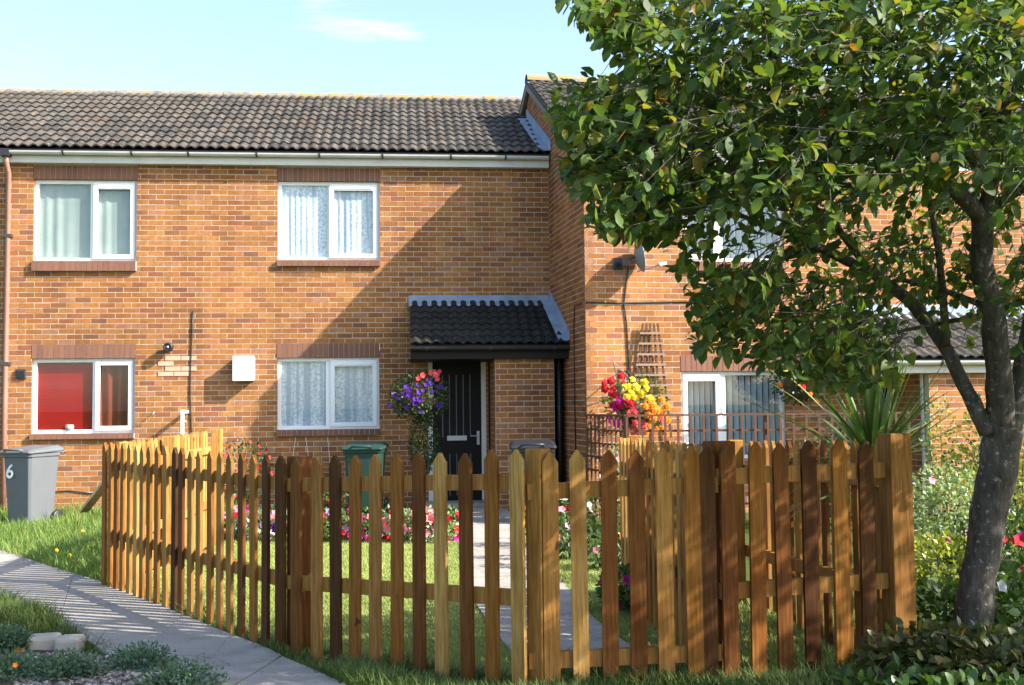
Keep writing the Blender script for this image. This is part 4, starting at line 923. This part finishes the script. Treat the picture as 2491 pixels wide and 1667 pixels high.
# soil bed, edging stones, gravel bits lower left
def sheet(name, poly, mt, lift=.012):
    P = [Vector((p.x, p.y, gzf(p.x, p.y) + lift)) for p in poly]; c = sum(P, Vector()) / len(P); c.z = gzf(c.x, c.y) + lift + .02
    mb = MB(); mb.add(P + [c], [(i, (i + 1) % len(P), len(P)) for i in range(len(P))]); o = mb.build(name, mt); o['kind'] = 'structure'; return o
soilp = [gp(u, v) for u, v in ((-150, 1592), (70, 1590), (200, 1592), (285, 1612), (355, 1648), (440, 1715), (500, 1800), (-200, 1800))]
sheet('soil_bed', soilp, M['soil'], .02)
def gravel(poly, n, s, mt, name):
    q = np.array([(p.x, p.y) for p in poly]); P = np.random.uniform(q.min(0), q.max(0), (n * 4, 2)); P = P[inpoly(P, poly)][:n]; k = len(P)
    tv = [(1, 0, 0), (-1, 0, 0), (0, 1, 0), (0, -1, 0), (0, 0, .7), (0, 0, -.6)]; tf = [(0, 2, 4), (2, 1, 4), (1, 3, 4), (3, 0, 4), (2, 0, 5), (1, 2, 5), (3, 1, 5), (0, 3, 5)]
    d = randdirs(k); X, Y, Z = axes(d, randdirs(k), np.random.uniform(s[0], s[1], k)); return scatter(name, tv, tf, np.stack([P[:, 0], P[:, 1], gz(P[:, 0], P[:, 1]) + .03], -1), X, Y, Z, mt)
k = NT('pebble'); M['pebble'] = k.bsdf(k.ramp(k.rnd(), [(0, (.14, .11, .09)), (.4, (.22, .19, .16)), (.75, (.30, .27, .24)), (1, (.5, .48, .46))]), .9, k.noise(80, 3), .4, .004, .15)
gravel([gp(u, v) for u, v in ((40, 1605), (200, 1600), (290, 1618), (370, 1660), (330, 1690), (30, 1690))], 1100, (.006, .018), M['pebble'], 'gravel')
gravel([gp(u, v) for u, v in ((262, 1432), (385, 1482), (640, 1588), (760, 1642), (740, 1630), (500, 1522))], 260, (.004, .012), M['pebble'], 'gravel')
for i, (u, v, w_, rz, lab) in enumerate(((100, 1588, .165, .16, 'left one of two pale edging stones at the corner of the soil bed'), (163, 1592, .135, -.05, 'right one of two pale edging stones at the corner of the soil bed'))):
    p = gp(u, v); mb = MB(); c_, s_ = math.cos(rz), math.sin(rz); ax_ = (Vector((c_, s_, 0)), Vector((-s_, c_, 0)), Vector((0, 0, 1)))
    mb.box((p.x, p.y + .06, gzf(p.x, p.y) + .035), (w_, .14, .10), ax_); o = mb.build('edging_stone', M['stone'], None, bevel=.02); tag(o, lab, 'stone', 'edging stones by the path')

# ------------------------------------------------------------------ flowers and plants
def flower_mesh(m, kind='open'):
    vs = [(0, 0, .12 if kind == 'open' else .3)]; n = 10
    for i in range(n):
        a = 2 * math.pi * i / n; r = 1 if i % 2 == 0 else .74; vs.append((r * math.cos(a), r * math.sin(a), .32 + .08 * math.sin(3 * a)))
    fs = [(0, 1 + i, 1 + (i + 1) % n) for i in range(n)]
    if kind == 'double':
        b = len(vs); vs.append((0, 0, .75))
        for i in range(n):
            a = 2 * math.pi * (i + .5) / n; r = .72 if i % 2 == 0 else .5; vs.append((r * math.cos(a), r * math.sin(a), .55))
        fs += [(b, b + 1 + i, b + 1 + (i + 1) % n) for i in range(n)]
    mb = MB(); mb.add(vs, fs); me = mb.mesh('flower', m); return me
FM_ = {c: flower_mesh(m) for c, m in FL.items()}; FD_ = {c: flower_mesh(m, 'double') for c, m in FL.items()}
TOCAM = Vector((-.05, -1, .25)).normalized()
def foliage(parent, c, rad, n, ls, mt, name='foliage', droop=.0, tmpl='small', shell=.5, fl=0):
    c = np.array(c); d = randdirs(n); r = np.random.uniform(shell, 1, n) ** .6; P = c + d * np.array(rad) * r[:, None]; P[:, 2] = np.maximum(P[:, 2], fl)
    D_ = d + randdirs(n) * .8 + np.array([0, 0, -droop]); N_ = d + randdirs(n) * .5 + np.array([0, 0, .6])
    X, Y, Z = axes(D_, N_, np.random.uniform(ls[0], ls[1], n)); tv, tf = (LEAF_V, LEAF_F) if tmpl == 'leaf' else (SMALL_V, SMALL_F)
    return scatter(name, tv, tf, P, X, Y, Z, mt, parent)
def bloom(parent, p, color, size, double=False, name='flower', spread=.5):
    o = link(name, (FD_ if double else FM_)[color], parent, Vector(p) - origin(parent)); o.scale = (size,) * 3
    d = (TOCAM + Vector((random.uniform(-1, 1), random.uniform(-.6, .3), random.uniform(-.6, .9))) * spread).normalized(); o.rotation_mode = 'QUATERNION'; o.rotation_quaternion = d.to_track_quat('Z', 'Y'); return o
def stems(parent, base, c, rad, n, mt):
    mb = MB(); base = Vector(base)
    for i in range(n):
        e_ = Vector(c) + Vector((random.uniform(-1, 1) * rad[0], random.uniform(-1, 1) * rad[1], random.uniform(-.3, .8) * rad[2])) * .8; mb.tube([base + Vector((random.uniform(-.03, .03), random.uniform(-.03, .03), 0)), base.lerp(e_, .5) + Vector((0, 0, .03)), e_], [.006, .005, .003], 4)
    mb.build('stem', mt, parent)
def plant(name, label, cat, base, h, rad, n, ls, lm, blooms=(), group=None, fsize=.03, double=False, tmpl='small', shell=.45, nstem=5, spread=.5):
    base = Vector((base[0], base[1], gzf(base[0], base[1]))); t = thing(name, base, label, cat, group); c = base + Vector((0, 0, h))
    stems(t, base, c, rad, nstem, M['leaf_dark']); foliage(t, c, rad, n, ls, lm, tmpl=tmpl, shell=shell, fl=base.z + .005)
    for col, k in blooms:
        for i in range(k):
            d = Vector((random.uniform(-1, 1), random.uniform(-1, -.1), random.uniform(-.5, 1))).normalized(); p = c + Vector((d.x * rad[0], d.y * rad[1], d.z * rad[2])) * 1.0; bloom(t, p, col, fsize * random.uniform(.8, 1.25), double, spread=spread)
    return t
# bedding petunias along the house side of the lawn
beds = [(520, 12.3, ('magenta', 'red'), 'mid'), (560, 12.0, ('red', 'pink'), 'mid'), (600, 12.2, ('magenta', 'white'), 'pale'), (640, 11.9, ('white', 'pink'), 'pale'), (672, 12.2, ('lilac', 'magenta'), 'mid'),
        (715, 11.8, ('violet', 'white'), 'yellow'), (757, 12.0, ('red', 'magenta'), 'mid'), (800, 11.7, ('lilac', 'red'), 'mid'), (845, 11.9, ('magenta', 'magenta'), 'mid'), (892, 11.6, ('magenta', 'pink'), 'mid'), (940, 11.8, ('red', 'magenta'), 'dark'), (985, 11.5, ('pink', 'red'), 'pale'), (1030, 11.7, ('coral', 'pink'), 'yellow'), (1062, 11.4, ('red', 'pink'), 'pale'), (1092, 11.6, ('red', 'magenta'), 'mid')]
desc = ['far left end of the bed, magenta and red', 'scarlet and pink, second from the far left', 'magenta and white with pale leaves', 'white and pink with pale leaves', 'lilac and magenta, seen just left of the bend post', 'violet and white, right of the bend post', 'red and magenta, below the green bin side', 'lilac and red, before the green bin', 'all magenta, before the green bin', 'magenta and pink with green leaves', 'red and magenta with dark leaves', 'pink and red with pale leaves, below the hanging basket', 'coral and pink with yellowish leaves', 'red and pink with pale leaves, near the path', 'red and magenta at the path end of the bed']
for (u, d, cs, lf), ds in zip(beds, desc):
    p = foot(u, d); plant('petunia', 'bedding petunia plant, ' + ds, 'flowering plant', (p.x, p.y), .17, (.20, .16, .18), 380, (.03, .06), M['leaf_' + lf], [(c, 6) for c in cs], 'petunias in the bed along the lawn', .042)
soil_in = [foot(470, 12.9), foot(1110, 12.4), foot(1110, 11.2), foot(470, 11.8)]; sheet('flower_bed', soil_in, M['soil'], .015)
p = foot(590, 14.6); plant('fuchsia', 'dark fuchsia bush with hanging red flowers under the wall behind the fence', 'flowering plant', (p.x, p.y), .62, (.42, .3, .42), 900, (.03, .06), M['leaf_dark'], [('coral', 14), ('red', 8)], None, .03, nstem=9)
p = foot(775, 13.9); plant('geranium', 'low geranium with two bright red flower heads below the lower curtained window', 'flowering plant', (p.x, p.y), .35, (.34, .2, .22), 420, (.04, .07), M['leaf_dark'], [('red', 9)], None, .045, nstem=6)
# three white garden strings under the window
t = thing('garden_strings', FM.w(FM.loc(750, 1100)[0], .2, 0), 'thin white plant strings stretched under the lower curtained window', 'strings')
for u0, u1 in ((720, 708), (744, 757), (797, 806)):
    a = FM.loc(u0, 1062); b = FM.loc(u1, 1150); mb = MB(); mb.tube([FM.w(a[0], .03, a[1]), FM.w(b[0], .1, b[1]), FM.w(b[0], .15, .05)], .003, 4); mb.build('string', M['white'], t)
# plants right of the path
rb = [(1385, 9.6, .30, (.26, .2, .30), 'dark', [('pink', 6), ('white', 5), ('red', 4)], 'bushy plant with pale pink and red flowers behind the gate, left of its middle'),
      (1462, 8.9, .34, (.26, .2, .34), 'dark', [('white', 7), ('pink', 7)], 'dark bush with small white and pink flowers seen through the middle of the gate'),
      (1510, 10.4, .52, (.20, .18, .50), 'pale', [('white', 12), ('pink', 12), ('coral', 5)], 'tall plant with a pale pink and white flower spike before the lattice fence return'),
      (1540, 8.2, .30, (.24, .2, .30), 'mid', [('white', 3), ('orange', 2)], 'leafy green plant beside the low picket divider'),
      (1515, 7.1, .14, (.16, .12, .13), 'mid', [('magenta', 7)], 'low petunia with magenta flowers on the right lawn, left one of two'),
      (1590, 6.9, .13, (.15, .12, .13), 'dark', [('magenta', 7)], 'low petunia with magenta flowers on the right lawn, right one nearest the divider'),
      (1330, 10.9, .26, (.26, .2, .24), 'mid', [('red', 8), ('pink', 5)], 'plant with red flowers right of the path in front of the black bin')]
for u, d, h, rad, lf, bl, lab in rb:
    p = foot(u, d); plant('bedding_plant', lab, 'flowering plant', (p.x, p.y), h, rad, 620, (.03, .065), M['leaf_' + lf], bl, None, .032)
# behind the lattice: shrubs before the right house
for u, d, h, rad, lf, bl, lab in ((1690, 13.2, .34, (.5, .25, .36), 'mid', [('pink', 8), ('white', 14), ('yellow', 3)], 'shrub with white and pink flowers behind the lattice fence under the window'),
                              (1990, 13.3, .5, (.5, .3, .5), 'mid', [], 'tall leafy green shrub behind the lattice fence right of the window'),
                              (2085, 12.3, .6, (.5, .3, .6), 'dark', [('red', 4)], 'dark green shrub behind the sword-leaved plant')):
    p = foot(u, d); plant('shrub', lab, 'shrub', (p.x, p.y), h, rad, 1300, (.04, .08), M['leaf_' + lf], bl, None, .045)
# hanging baskets
def basket(name, label, c, r, leafmat, blooms, hook, trail=0, n=900, ls=(.03, .06), fs=.04, double=False, rz=1.0):
    c = Vector(c); t = thing(name, c, label, 'hanging basket', 'hanging flower baskets'); mb = MB(); mb.lathe([(0, -r * .62), (r * .4, -r * .52), (r * .6, -r * .2), (r * .64, 0), (r * .6, 0), (r * .55, -r * .2), (0, -r * .5)], c, (0, 0, 1), 16); mb.build('bowl', M['soil'], t, True)
    mb = MB(); hook = Vector(hook)
    for k in range(3): a = 2 * math.pi * k / 3; mb.tube([c + Vector((r * .62 * math.cos(a), r * .62 * math.sin(a), 0)), hook], .004, 4)
    mb.build('chain', M['darkmetal'], t)
    foliage(t, c + Vector((0, 0, .02)), (r, r, r * .85 * rz), n, ls, leafmat, shell=.5)
    if trail: foliage(t, c + Vector((.05, -.05, -r * 1.45)), (r * .5, r * .45, r * 1.05), trail, ls, leafmat, 'trailing_foliage', .8)
    for col, k, lo_, hi_ in blooms:
        for i in range(k):
            x_ = random.uniform(lo_[0], hi_[0]); z_ = random.uniform(lo_[1], hi_[1]); y_ = -math.sqrt(max(.05, 1 - min(1, x_ * x_ + z_ * z_))); bloom(t, c + Vector((x_ * r, y_ * r * .95, z_ * r * .95)), col, fs * random.uniform(.8, 1.25), double)
    return t
def bracket(label, fr, x, z, out, drop=.22):
    mb = MB(); mb.tube([fr.w(x, 0, z), fr.w(x, out, z), fr.w(x, out, z - .03)], .008, 6); mb.tube([fr.w(x, 0, z - drop), fr.w(x, out * .8, z)], .007, 6); mb.box(fr.w(x, .006, z - drop / 2), (.03, .012, drop + .06), (fr.e, fr.n, fr.z)); return tag(mb.build('wall_bracket', M['darkmetal']), label, 'bracket')
cb = atd(1020, 968, 15.4); hk = Vector((cb.x, cb.y, cb.z + .75))
basket('hanging_basket', 'hanging basket of violet petunias and coral geraniums beside the dark front door', cb, .42, M['leaf_dark'],
       [('violet', 30, (-1, -.5), (.8, .6)), ('coral', 8, (-.1, .6), (.75, 1.0)), ('pink', 1, (.4, .3), (.8, .8)), ('lilac', 1, (-.9, -.3), (.2, .1))], hk, 1500, 2000, (.03, .055), .036)
bx = (cb - FM.O).x; bracket('black bracket holding the basket beside the front door', FM, bx, hk.z + .02, YW - cb.y)
cb = FR.w(*(lambda q: (q[0], .55, q[1]))(FR.loc(1545, 985, .55))); hk = cb + Vector((-.25, .1, .55))
basket('hanging_basket', 'basket overflowing with yellow, red and orange begonias by the fan trellis', cb, .42, M['leaf_mid'],
       [('red', 15, (-1, -.1), (-.3, .9)), ('magenta', 7, (-1, -.6), (-.4, .2)), ('yellow', 12, (-.5, .15), (.25, .85)), ('orange', 22, (.1, -.9), (1, .25)), ('coral', 10, (-.4, -1.0), (.8, -.2))], hk, 0, 700, (.035, .07), .058, True)
q = FR.loc(1506, 905); bracket('dark iron bracket above the begonia basket', FR, q[0], q[1], .45, .3)
cb = FR.w(*(lambda q: (q[0], .5, q[1]))(FR.loc(1948, 930, .5))); hk = cb + Vector((0, .1, .6))
basket('hanging_basket', 'basket of red and orange flowers under the tree right of the ground-floor window', cb, .38, M['leaf_dark'],
       [('red', 9, (-.9, -.2), (.2, .9)), ('orange', 12, (-.9, -.8), (.6, .7)), ('yellow', 5, (-1, -.4), (.3, .4))], hk, 0, 700, (.035, .07), .045, True)
q = FR.loc(1948, 850); bracket('dark bracket above the basket under the tree', FR, q[0], q[1], .42, .25)

# sword-leaved plant (cordyline)
bp = foot(2128, 6.3); base = Vector((bp.x, bp.y, gzf(bp.x, bp.y))); t = thing('cordyline', base, 'spiky sword-leaved cordyline rising behind the right end of the picket fence', 'plant')
mb = MB(); hz = atd(2125, 1120, 6.3).z; mb.tube([base, base + Vector((.01, 0, (hz - base.z) * .6)), Vector((base.x, base.y, hz))], [.045, .04, .035], 8, jit=.06); mb.build('stem', M['bark'], t)
kk = NT('cordyline leaf'); M['cordy'] = kk.bsdf(kk.ramp(kk.rnd(), [(0, (.05, .11, .03)), (.5, (.10, .18, .05)), (.9, (.17, .24, .08)), (1, (.38, .34, .08))]), .35, spec=.5, trans=(.25, (1.2, 1.2, .5)))
for i in range(95):
    a = random.uniform(0, 2 * math.pi); el = random.choice([R(random.uniform(55, 88)), R(random.uniform(25, 70)), R(random.uniform(-5, 45))]); L = random.uniform(.55, .98); d = Vector((math.cos(a) * math.cos(el), math.sin(a) * math.cos(el) * .8, math.sin(el)))
    sag = random.uniform(.05, .35) * (1.1 - abs(math.sin(el))); side = d.cross(Vector((0, 0, 1))).normalized(); p0 = Vector((base.x, base.y, hz - random.uniform(0, .12))); mb = MB(); vs = []
    for k_ in range(6):
        f_ = k_ / 5; p = p0 + d * L * f_ - Vector((0, 0, sag * f_ * f_ * 1.3)); wd = .017 * (1 - f_ ** 2.2) + .0012; up_ = side.cross(d).normalized(); vs += [p - side * wd + up_ * wd * .3, p, p + side * wd + up_ * wd * .3]
    fs = []
    for k_ in range(5): b = k_ * 3; fs += [(b, b + 1, b + 4, b + 3), (b + 1, b + 2, b + 5, b + 4)]
    mb.add(vs, fs); mb.build('leaf', M['cordy'], t)

# shrubs and ground cover on the right
for nm, u, d, h, rad, n, ls, lf, bl, lab, tm in (
        ('shrub', 2300, 8.4, .42, (.42, .35, .42), 3200, (.03, .055), 'pale', [('pink', 5)], 'pale variegated shrub between broad end post and tree trunk', 'small'),
        ('shrub', 2290, 7.2, .22, (.38, .3, .24), 1700, (.03, .055), 'yellow', [], 'low yellow-green shrub in front of the pale variegated one', 'small'),
        ('shrub', 2480, 9.2, .75, (.55, .4, .75), 3000, (.03, .06), 'yellow', [('orange', 6)], 'bright yellow-green shrub right of the tree trunk', 'small'),
        ('shrub', 2475, 7.3, .30, (.5, .35, .30), 1800, (.035, .06), 'dark', [('red', 16), ('magenta', 5)], 'low shrub with red flowers right of the tree trunk', 'small'),
        ('shrub', 2292, 9.6, .9, (.16, .14, .5), 420, (.03, .05), 'yellow', [], 'slim climbing shrub on the store wall of the projecting house', 'small'),
        ('shrub', 2400, 10.6, .5, (.55, .35, .5), 2200, (.035, .065), 'dark', [('red', 3)], 'dark green shrub in front of the store wall, behind the tree trunk', 'small'),
        ('ground_cover', 2290, 6.0, .14, (.45, .35, .2), 1500, (.04, .075), 'mid', [], 'mid-green ground cover at the left foot of the tree trunk', 'leaf'),
        ('ground_cover', 2270, 4.9, .10, (.38, .25, .17), 1000, (.035, .065), 'olive', [], 'olive ground cover beside the broad end post', 'leaf'),
        ('ground_cover', 2440, 4.7, .10, (.42, .3, .19), 1200, (.035, .065), 'olive', [], 'olive broad-leaved ground cover in front of the tree trunk', 'leaf'),
        ('ground_cover', 2160, 4.55, .05, (.3, .2, .11), 380, (.04, .08), 'dark', [], 'low dark ground cover in the front right shade below the fence', 'leaf'),
        ('ground_cover', 2350, 4.25, .06, (.45, .2, .14), 800, (.035, .065), 'mid', [('white', 1)], 'low leafy ground cover at the bottom right edge of the view', 'leaf'),
        ('ground_cover', 2500, 5.6, .2, (.35, .35, .26), 900, (.04, .08), 'mid', [('white', 2), ('coral', 2)], 'mixed low plants at the right of the trunk foot', 'leaf')):
    p = foot(u, d); plant(nm, lab, 'plant' if nm != 'shrub' else 'shrub', (p.x, p.y), h, rad, n, ls, M['leaf_' + lf], bl, None, .04, tmpl=tm, shell=.2)
# feathery low plants lower left
for u, v, r_, lab, bl in ((20, 1662, .22, 'feathery grey-green plant at the bottom left corner of the soil bed', [('orange', 2)]), 
                      (165, 1662, .19, 'low weedy grey-green patch on the soil below the two edging stones', []),
                      (345, 1640, .17, 'feathery grey-green plant spilling over the path edge', []), (440, 1692, .2, 'low grey-green plant at the bottom edge on the path', []), (10, 1590, .16, 'small marigold clump by the left edge, beside the edging stones', [('orange', 3)])):
    p = gp(u, v); plant('low_plant', lab, 'plant', (p.x, p.y), .05, (r_, r_ * .8, .10), 2200, (.012, .026), M['leaf_grey'], bl, None, .016, shell=.1, nstem=6)
# dandelions in the bank
for (u, v), lab in (((198, 1325), 'topmost dandelion in the long grass left of the fence'), ((135, 1378), 'leftmost dandelion, yellow, low in the long grass by the path'), ((165, 1393), 'yellow dandelion in the long grass nearest the path edge')):
    p = gp(u, v); t = thing('dandelion', (p.x, p.y, gzf(p.x, p.y)), lab, 'flower', 'dandelions in the long grass'); mb = MB(); mb.tube([p, p + Vector((.01, 0, .14))], .003, 4); mb.build('stem', M['leaf_mid'], t); bloom(t, p + Vector((.01, 0, .14)), 'yellow', .02, True)

# ------------------------------------------------------------------ tree
TB = foot(2395, 5.45); tb = Vector((TB.x, TB.y, gzf(TB.x, TB.y)))
TR = thing('tree', tb, 'broad-leaved tree with mottled leaning trunk in the front right garden', 'tree')
DS = 2491 / 2343
def T3(l): return [atd(u * DS, v * DS, d) for u, v, d in l]
def limb(name, l, rad, parent=TR, n=10, jit=.07):
    rad = [r_ * .86 for r_ in rad]
    P = [Vector(p) for p in T3(l)]; Q = []; Rr = []
    for i in range(len(P) - 1):
        for k_ in range(4): f_ = k_ / 4; Q.append(P[i].lerp(P[i + 1], f_) + Vector((random.uniform(-1, 1), random.uniform(-1, 1), random.uniform(-1, 1))) * rad[i] * .10); Rr.append(rad[i] + (rad[i + 1] - rad[i]) * f_)
    Q.append(P[-1]); Rr.append(rad[-1]); mb = MB(); mb.tube(Q, Rr, n, jit=jit); return mb.build(name, M['bark'], parent, True)
limb('trunk', [(2222, 1550, 5.45), (2226, 1440, 5.45), (2236, 1320, 5.43), (2262, 1180, 5.4), (2288, 1030, 5.34), (2296, 960, 5.3)], [.16, .115, .096, .098, .108, .098], n=14)
limb('limb', [(2292, 985, 5.32), (2284, 850, 5.2), (2272, 720, 5.1), (2245, 600, 5.0), (2246, 490, 4.9)], [.082, .07, .063, .058, .052])
limb('limb', [(2262, 990, 5.3), (2215, 900, 5.3), (2160, 790, 5.35), (2085, 690, 5.35), (1990, 620, 5.3), (1880, 570, 5.2), (1780, 530, 5.0), (1690, 490, 4.8)], [.052, .040, .038, .035, .031, .026, .019, .010])
limb('limb', [(2312, 990, 5.3), (2335, 860, 5.3), (2370, 700, 5.2), (2420, 500, 5.0), (2480, 300, 4.8)], [.062, .052, .046, .04, .03])
limb('limb', [(2246, 495, 4.9), (2190, 440, 4.8), (2110, 390, 4.7), (2040, 330, 4.7), (1950, 270, 4.6)], [.046, .040, .034, .022, .010])
limb('limb', [(2246, 500, 4.9), (2275, 400, 4.8), (2300, 250, 4.7), (2310, 60, 4.6), (2290, -150, 4.5)], [.042, .034, .029, .022, .015])
limb('branch', [(2255, 490, 4.9), (2310, 450, 4.9), (2370, 415, 4.8), (2450, 380, 4.7)], [.028, .024, .02, .014])
limb('branch', [(2165, 790, 5.3), (2158, 680, 5.2), (2150, 590, 5.0), (2135, 500, 4.8), (2120, 420, 4.7)], [.024, .021, .019, .016, .010])
limb('branch', [(2250, 700, 5.1), (2160, 665, 5.2), (2060, 640, 5.3), (1980, 660, 5.3), (1890, 700, 5.2)], [.018, .016, .013, .010, .005])
limb('branch', [(2130, 395, 4.7), (2010, 430, 4.6), (1900, 420, 4.6), (1800, 410, 4.5), (1690, 400, 4.4)], [.019, .016, .013, .009, .005])
limb('branch', [(1990, 620, 5.3), (1900, 500, 5.0), (1780, 420, 4.8), (1640, 340, 4.7), (1480, 270, 4.6)], [.022, .018, .015, .010, .005])
limb('branch', [(1880, 570, 5.2), (1760, 600, 5.1), (1680, 660, 5.0), (1640, 720, 4.9)], [.015, .011, .008, .004])
limb('branch', [(2270, 420, 4.8), (2130, 250, 4.7), (1980, 120, 4.7), (1800, 20, 4.7), (1600, -60, 4.7)], [.026, .02, .015, .010, .005])
limb('branch', [(2260, 720, 5.1), (2150, 740, 5.3), (2000, 770, 5.3), (1880, 790, 5.2)], [.015, .012, .008, .004])
# leaves: twigs with leaf fans inside the crown's volume
regions = [  # polygon in frame units, twigs, depth range
    ([(1340, -20), (2420, -20), (2420, 380), (2080, 400), (1900, 420), (1720, 470), (1560, 480), (1490, 550), (1410, 540), (1360, 430), (1310, 330), (1300, 260), (1480, 190), (1460, 120), (1400, 40)], 900, (3.9, 5.2)),
    ([(1310, 380), (1800, 400), (1880, 500), (1830, 590), (1640, 640), (1540, 620), (1400, 570), (1340, 470)], 250, (4.0, 5.3)),
    ([(1610, 620), (1780, 590), (1900, 680), (2060, 750), (2060, 850), (1950, 880), (1850, 840), (1700, 790), (1620, 790), (1590, 740)], 215, (4.4, 5.5)),
    ([(1700, 390), (2420, 370), (2420, 720), (1950, 730), (1850, 600)], 185, (4.7, 6.2)),
    ([(1250, 180), (1500, 170), (1520, 330), (1300, 400), (1270, 260)], 105, (4.4, 5.2)),
    ([(1290, -10), (1480, -10), (1490, 150), (1440, 140), (1370, 60)], 60, (3.8, 4.6)),
    ([(2300, 560), (2500, 520), (2500, 900), (2330, 640)], 26, (4.4, 5.6)),
    ([(1400, -900), (2900, -900), (3300, 100), (3000, 600), (2430, 500), (2420, -30), (1330, -30)], 420, (4.1, 5.2))]
TWP = []
for poly, ntw, dr_ in regions:
    q = np.array(poly, float); cnt = 0
    while cnt < ntw:
        P = np.random.uniform(q.min(0), q.max(0), (200, 2)); P = P[inpoly(P, [tuple(x) for x in q])]
        for u, v in P:
            if cnt >= ntw: break
            d = random.uniform(*dr_); p = atd(u * DS, v * DS, d)
            ymax = 5.95 - .59 * (p.z - 2.2)
            if p.y > ymax:
                d *= max(.55, (ymax - random.uniform(0, .6)) / p.y); p = atd(u * DS, v * DS, d)
            TWP.append(p); cnt += 1
# extra crown foliage outside the view, added to shade the fence and gate
for i in range(1000):
    while True:
        p = Vector((random.uniform(2.6, 7.4), random.uniform(1.9, 5.4), random.uniform(1.75, 4.2)))
        pu, pv, pz = px(p)
        if (pv < -60 or pu > 2560) and p.y < 5.9 - .59 * (p.z - 2.2) and ((p.x - 5.0) / 2.2) ** 2 + ((p.y - 3.7) / 1.6) ** 2 + ((p.z - 2.9) / 1.15) ** 2 < 1: break
    TWP.append(p)
CC = Vector((2.9, 4.3, 3.1)); LP, LD, LN, LS, LT = [], [], [], [], []; TWS = []
for tq, p in enumerate(TWP):
    o = (p - CC); o.z *= .6; o = o.normalized() if o.length > .1 else Vector((0, 0, 1)); tw_d = (o + Vector((random.gauss(0, .6), random.gauss(0, .6), random.gauss(-.15, .45)))).normalized(); L = random.uniform(.16, .32)
    TWS.append([p - tw_d * L * .45, p, p + tw_d * L * .8])
    for k_ in range(random.randint(8, 13)):
        f_ = random.uniform(-.5, 1.05); b = p + tw_d * L * f_; sd = tw_d.cross(Vector((random.gauss(0, 1), random.gauss(0, 1), random.gauss(0, 1)))).normalized()
        ld = (tw_d * .6 + sd * .9 + Vector((0, 0, -.35))).normalized(); LP.append(b); LT.append(tq); LD.append(ld); LN.append(Vector((random.gauss(0, .45), random.gauss(0, .45) - .25, 1)).normalized()); LS.append(random.uniform(.040, .074))
LT = np.array(LT)
LP, LD, LN, LS = np.array(LP), np.array(LD), np.array(LN), np.array(LS); print('leaves', len(LP))
q = LP - np.array(EYE); zc = q @ np.array(fwd); uu = U0 + F * (q @ np.array(rgt)) / zc; vvv = V0 - F * (q @ np.array(upv)) / zc
EV = [-50, 0, 40, 90, 120, 150, 165, 180, 200, 230, 270, 300, 330, 400, 440, 480, 540, 546, 628, 640, 800, 815, 850, 900, 1600]
EU = [1280, 1290, 1325, 1375, 1425, 1435, 1400, 1330, 1258, 1250, 1270, 1285, 1300, 1300, 1335, 1345, 1385, 1545, 1550, 1585, 1590, 1640, 1790, 1900, 1900]
vd, ud = vvv / DS, uu / DS; keep = (ud + np.random.normal(0, 8, len(ud)) > np.interp(vd, EV, EU)) | (zc < .5) | (vd < -50) | (vd > 1600)
keep &= ~((vd > 880) & (vd < 1560) & (zc > .5) & (ud < 2330))
thin = inpoly(np.stack([ud, vd], -1), [(1830, 400), (2420, 385), (2420, 730), (2120, 735), (1930, 640), (1800, 560)]) & (np.random.rand(len(ud)) < .02); keep &= ~thin
for poly_, f_ in (([(1545, 480), (1810, 455), (1810, 615), (1550, 615)], .78), ([(1330, 150), (1495, 150), (1495, 250), (1400, 250)], .55), ([(1930, 690), (2200, 690), (2343, 700), (2343, 850), (2100, 850)], .4)):
    keep &= ~(inpoly(np.stack([ud, vd], -1), poly_) & (np.random.rand(len(ud)) < f_))
nl = np.bincount(LT[keep], minlength=len(TWS)); twm = MB()
for k_, tpts in enumerate(TWS):
    qs = [px(t_) for t_ in (tpts[0], tpts[2])]
    if nl[k_] >= 5 and (min(q_[1] for q_ in qs) < -60 or all(q_[0] / DS > np.interp(q_[1] / DS, EV, EU) + 8 for q_ in qs)): twm.tube(tpts, [.0026, .0022, .001], 4, False)
twm.build('twig', M['bark'], TR, kind='stuff')
LP, LD, LN, LS, uu, vvv, zc = [a[keep] for a in (LP, LD, LN, LS, uu, vvv, zc)]
score = np.where((uu > 5) & (uu < 2486) & (vvv > 5) & (vvv < 1660) & (zc > .5), LS / zc, 0); order = np.argsort(-score); ind = order[:300]; rest = order[300:]
X, Y, Z = axes(LD, LN, LS); wv = np.random.uniform(.8, 1.25, len(LS)); cv = np.random.uniform(-.6, 2.6, len(LS))
mb = MB(); mb.add(LEAF_V, LEAF_F); lme = mb.mesh('leaf', M['leaf'], smooth=True)
for i in ind:
    o = link('leaf', lme, TR, Vector(LP[i]) - tb); s = LS[i]; o.rotation_mode = 'QUATERNION'; o.rotation_quaternion = Matrix((Vector(X[i]) / s, Vector(Y[i]) / s, Vector(Z[i]) / s)).transposed().to_quaternion(); o.scale = (s * wv[i], s, s * cv[i])
X = X * wv[:, None]; Z = Z * cv[:, None]
scatter('foliage', LEAF_V, LEAF_F, LP[rest], X[rest], Y[rest], Z[rest], M['leaf'], TR, smooth=True)
print('objects', len(bpy.data.objects))
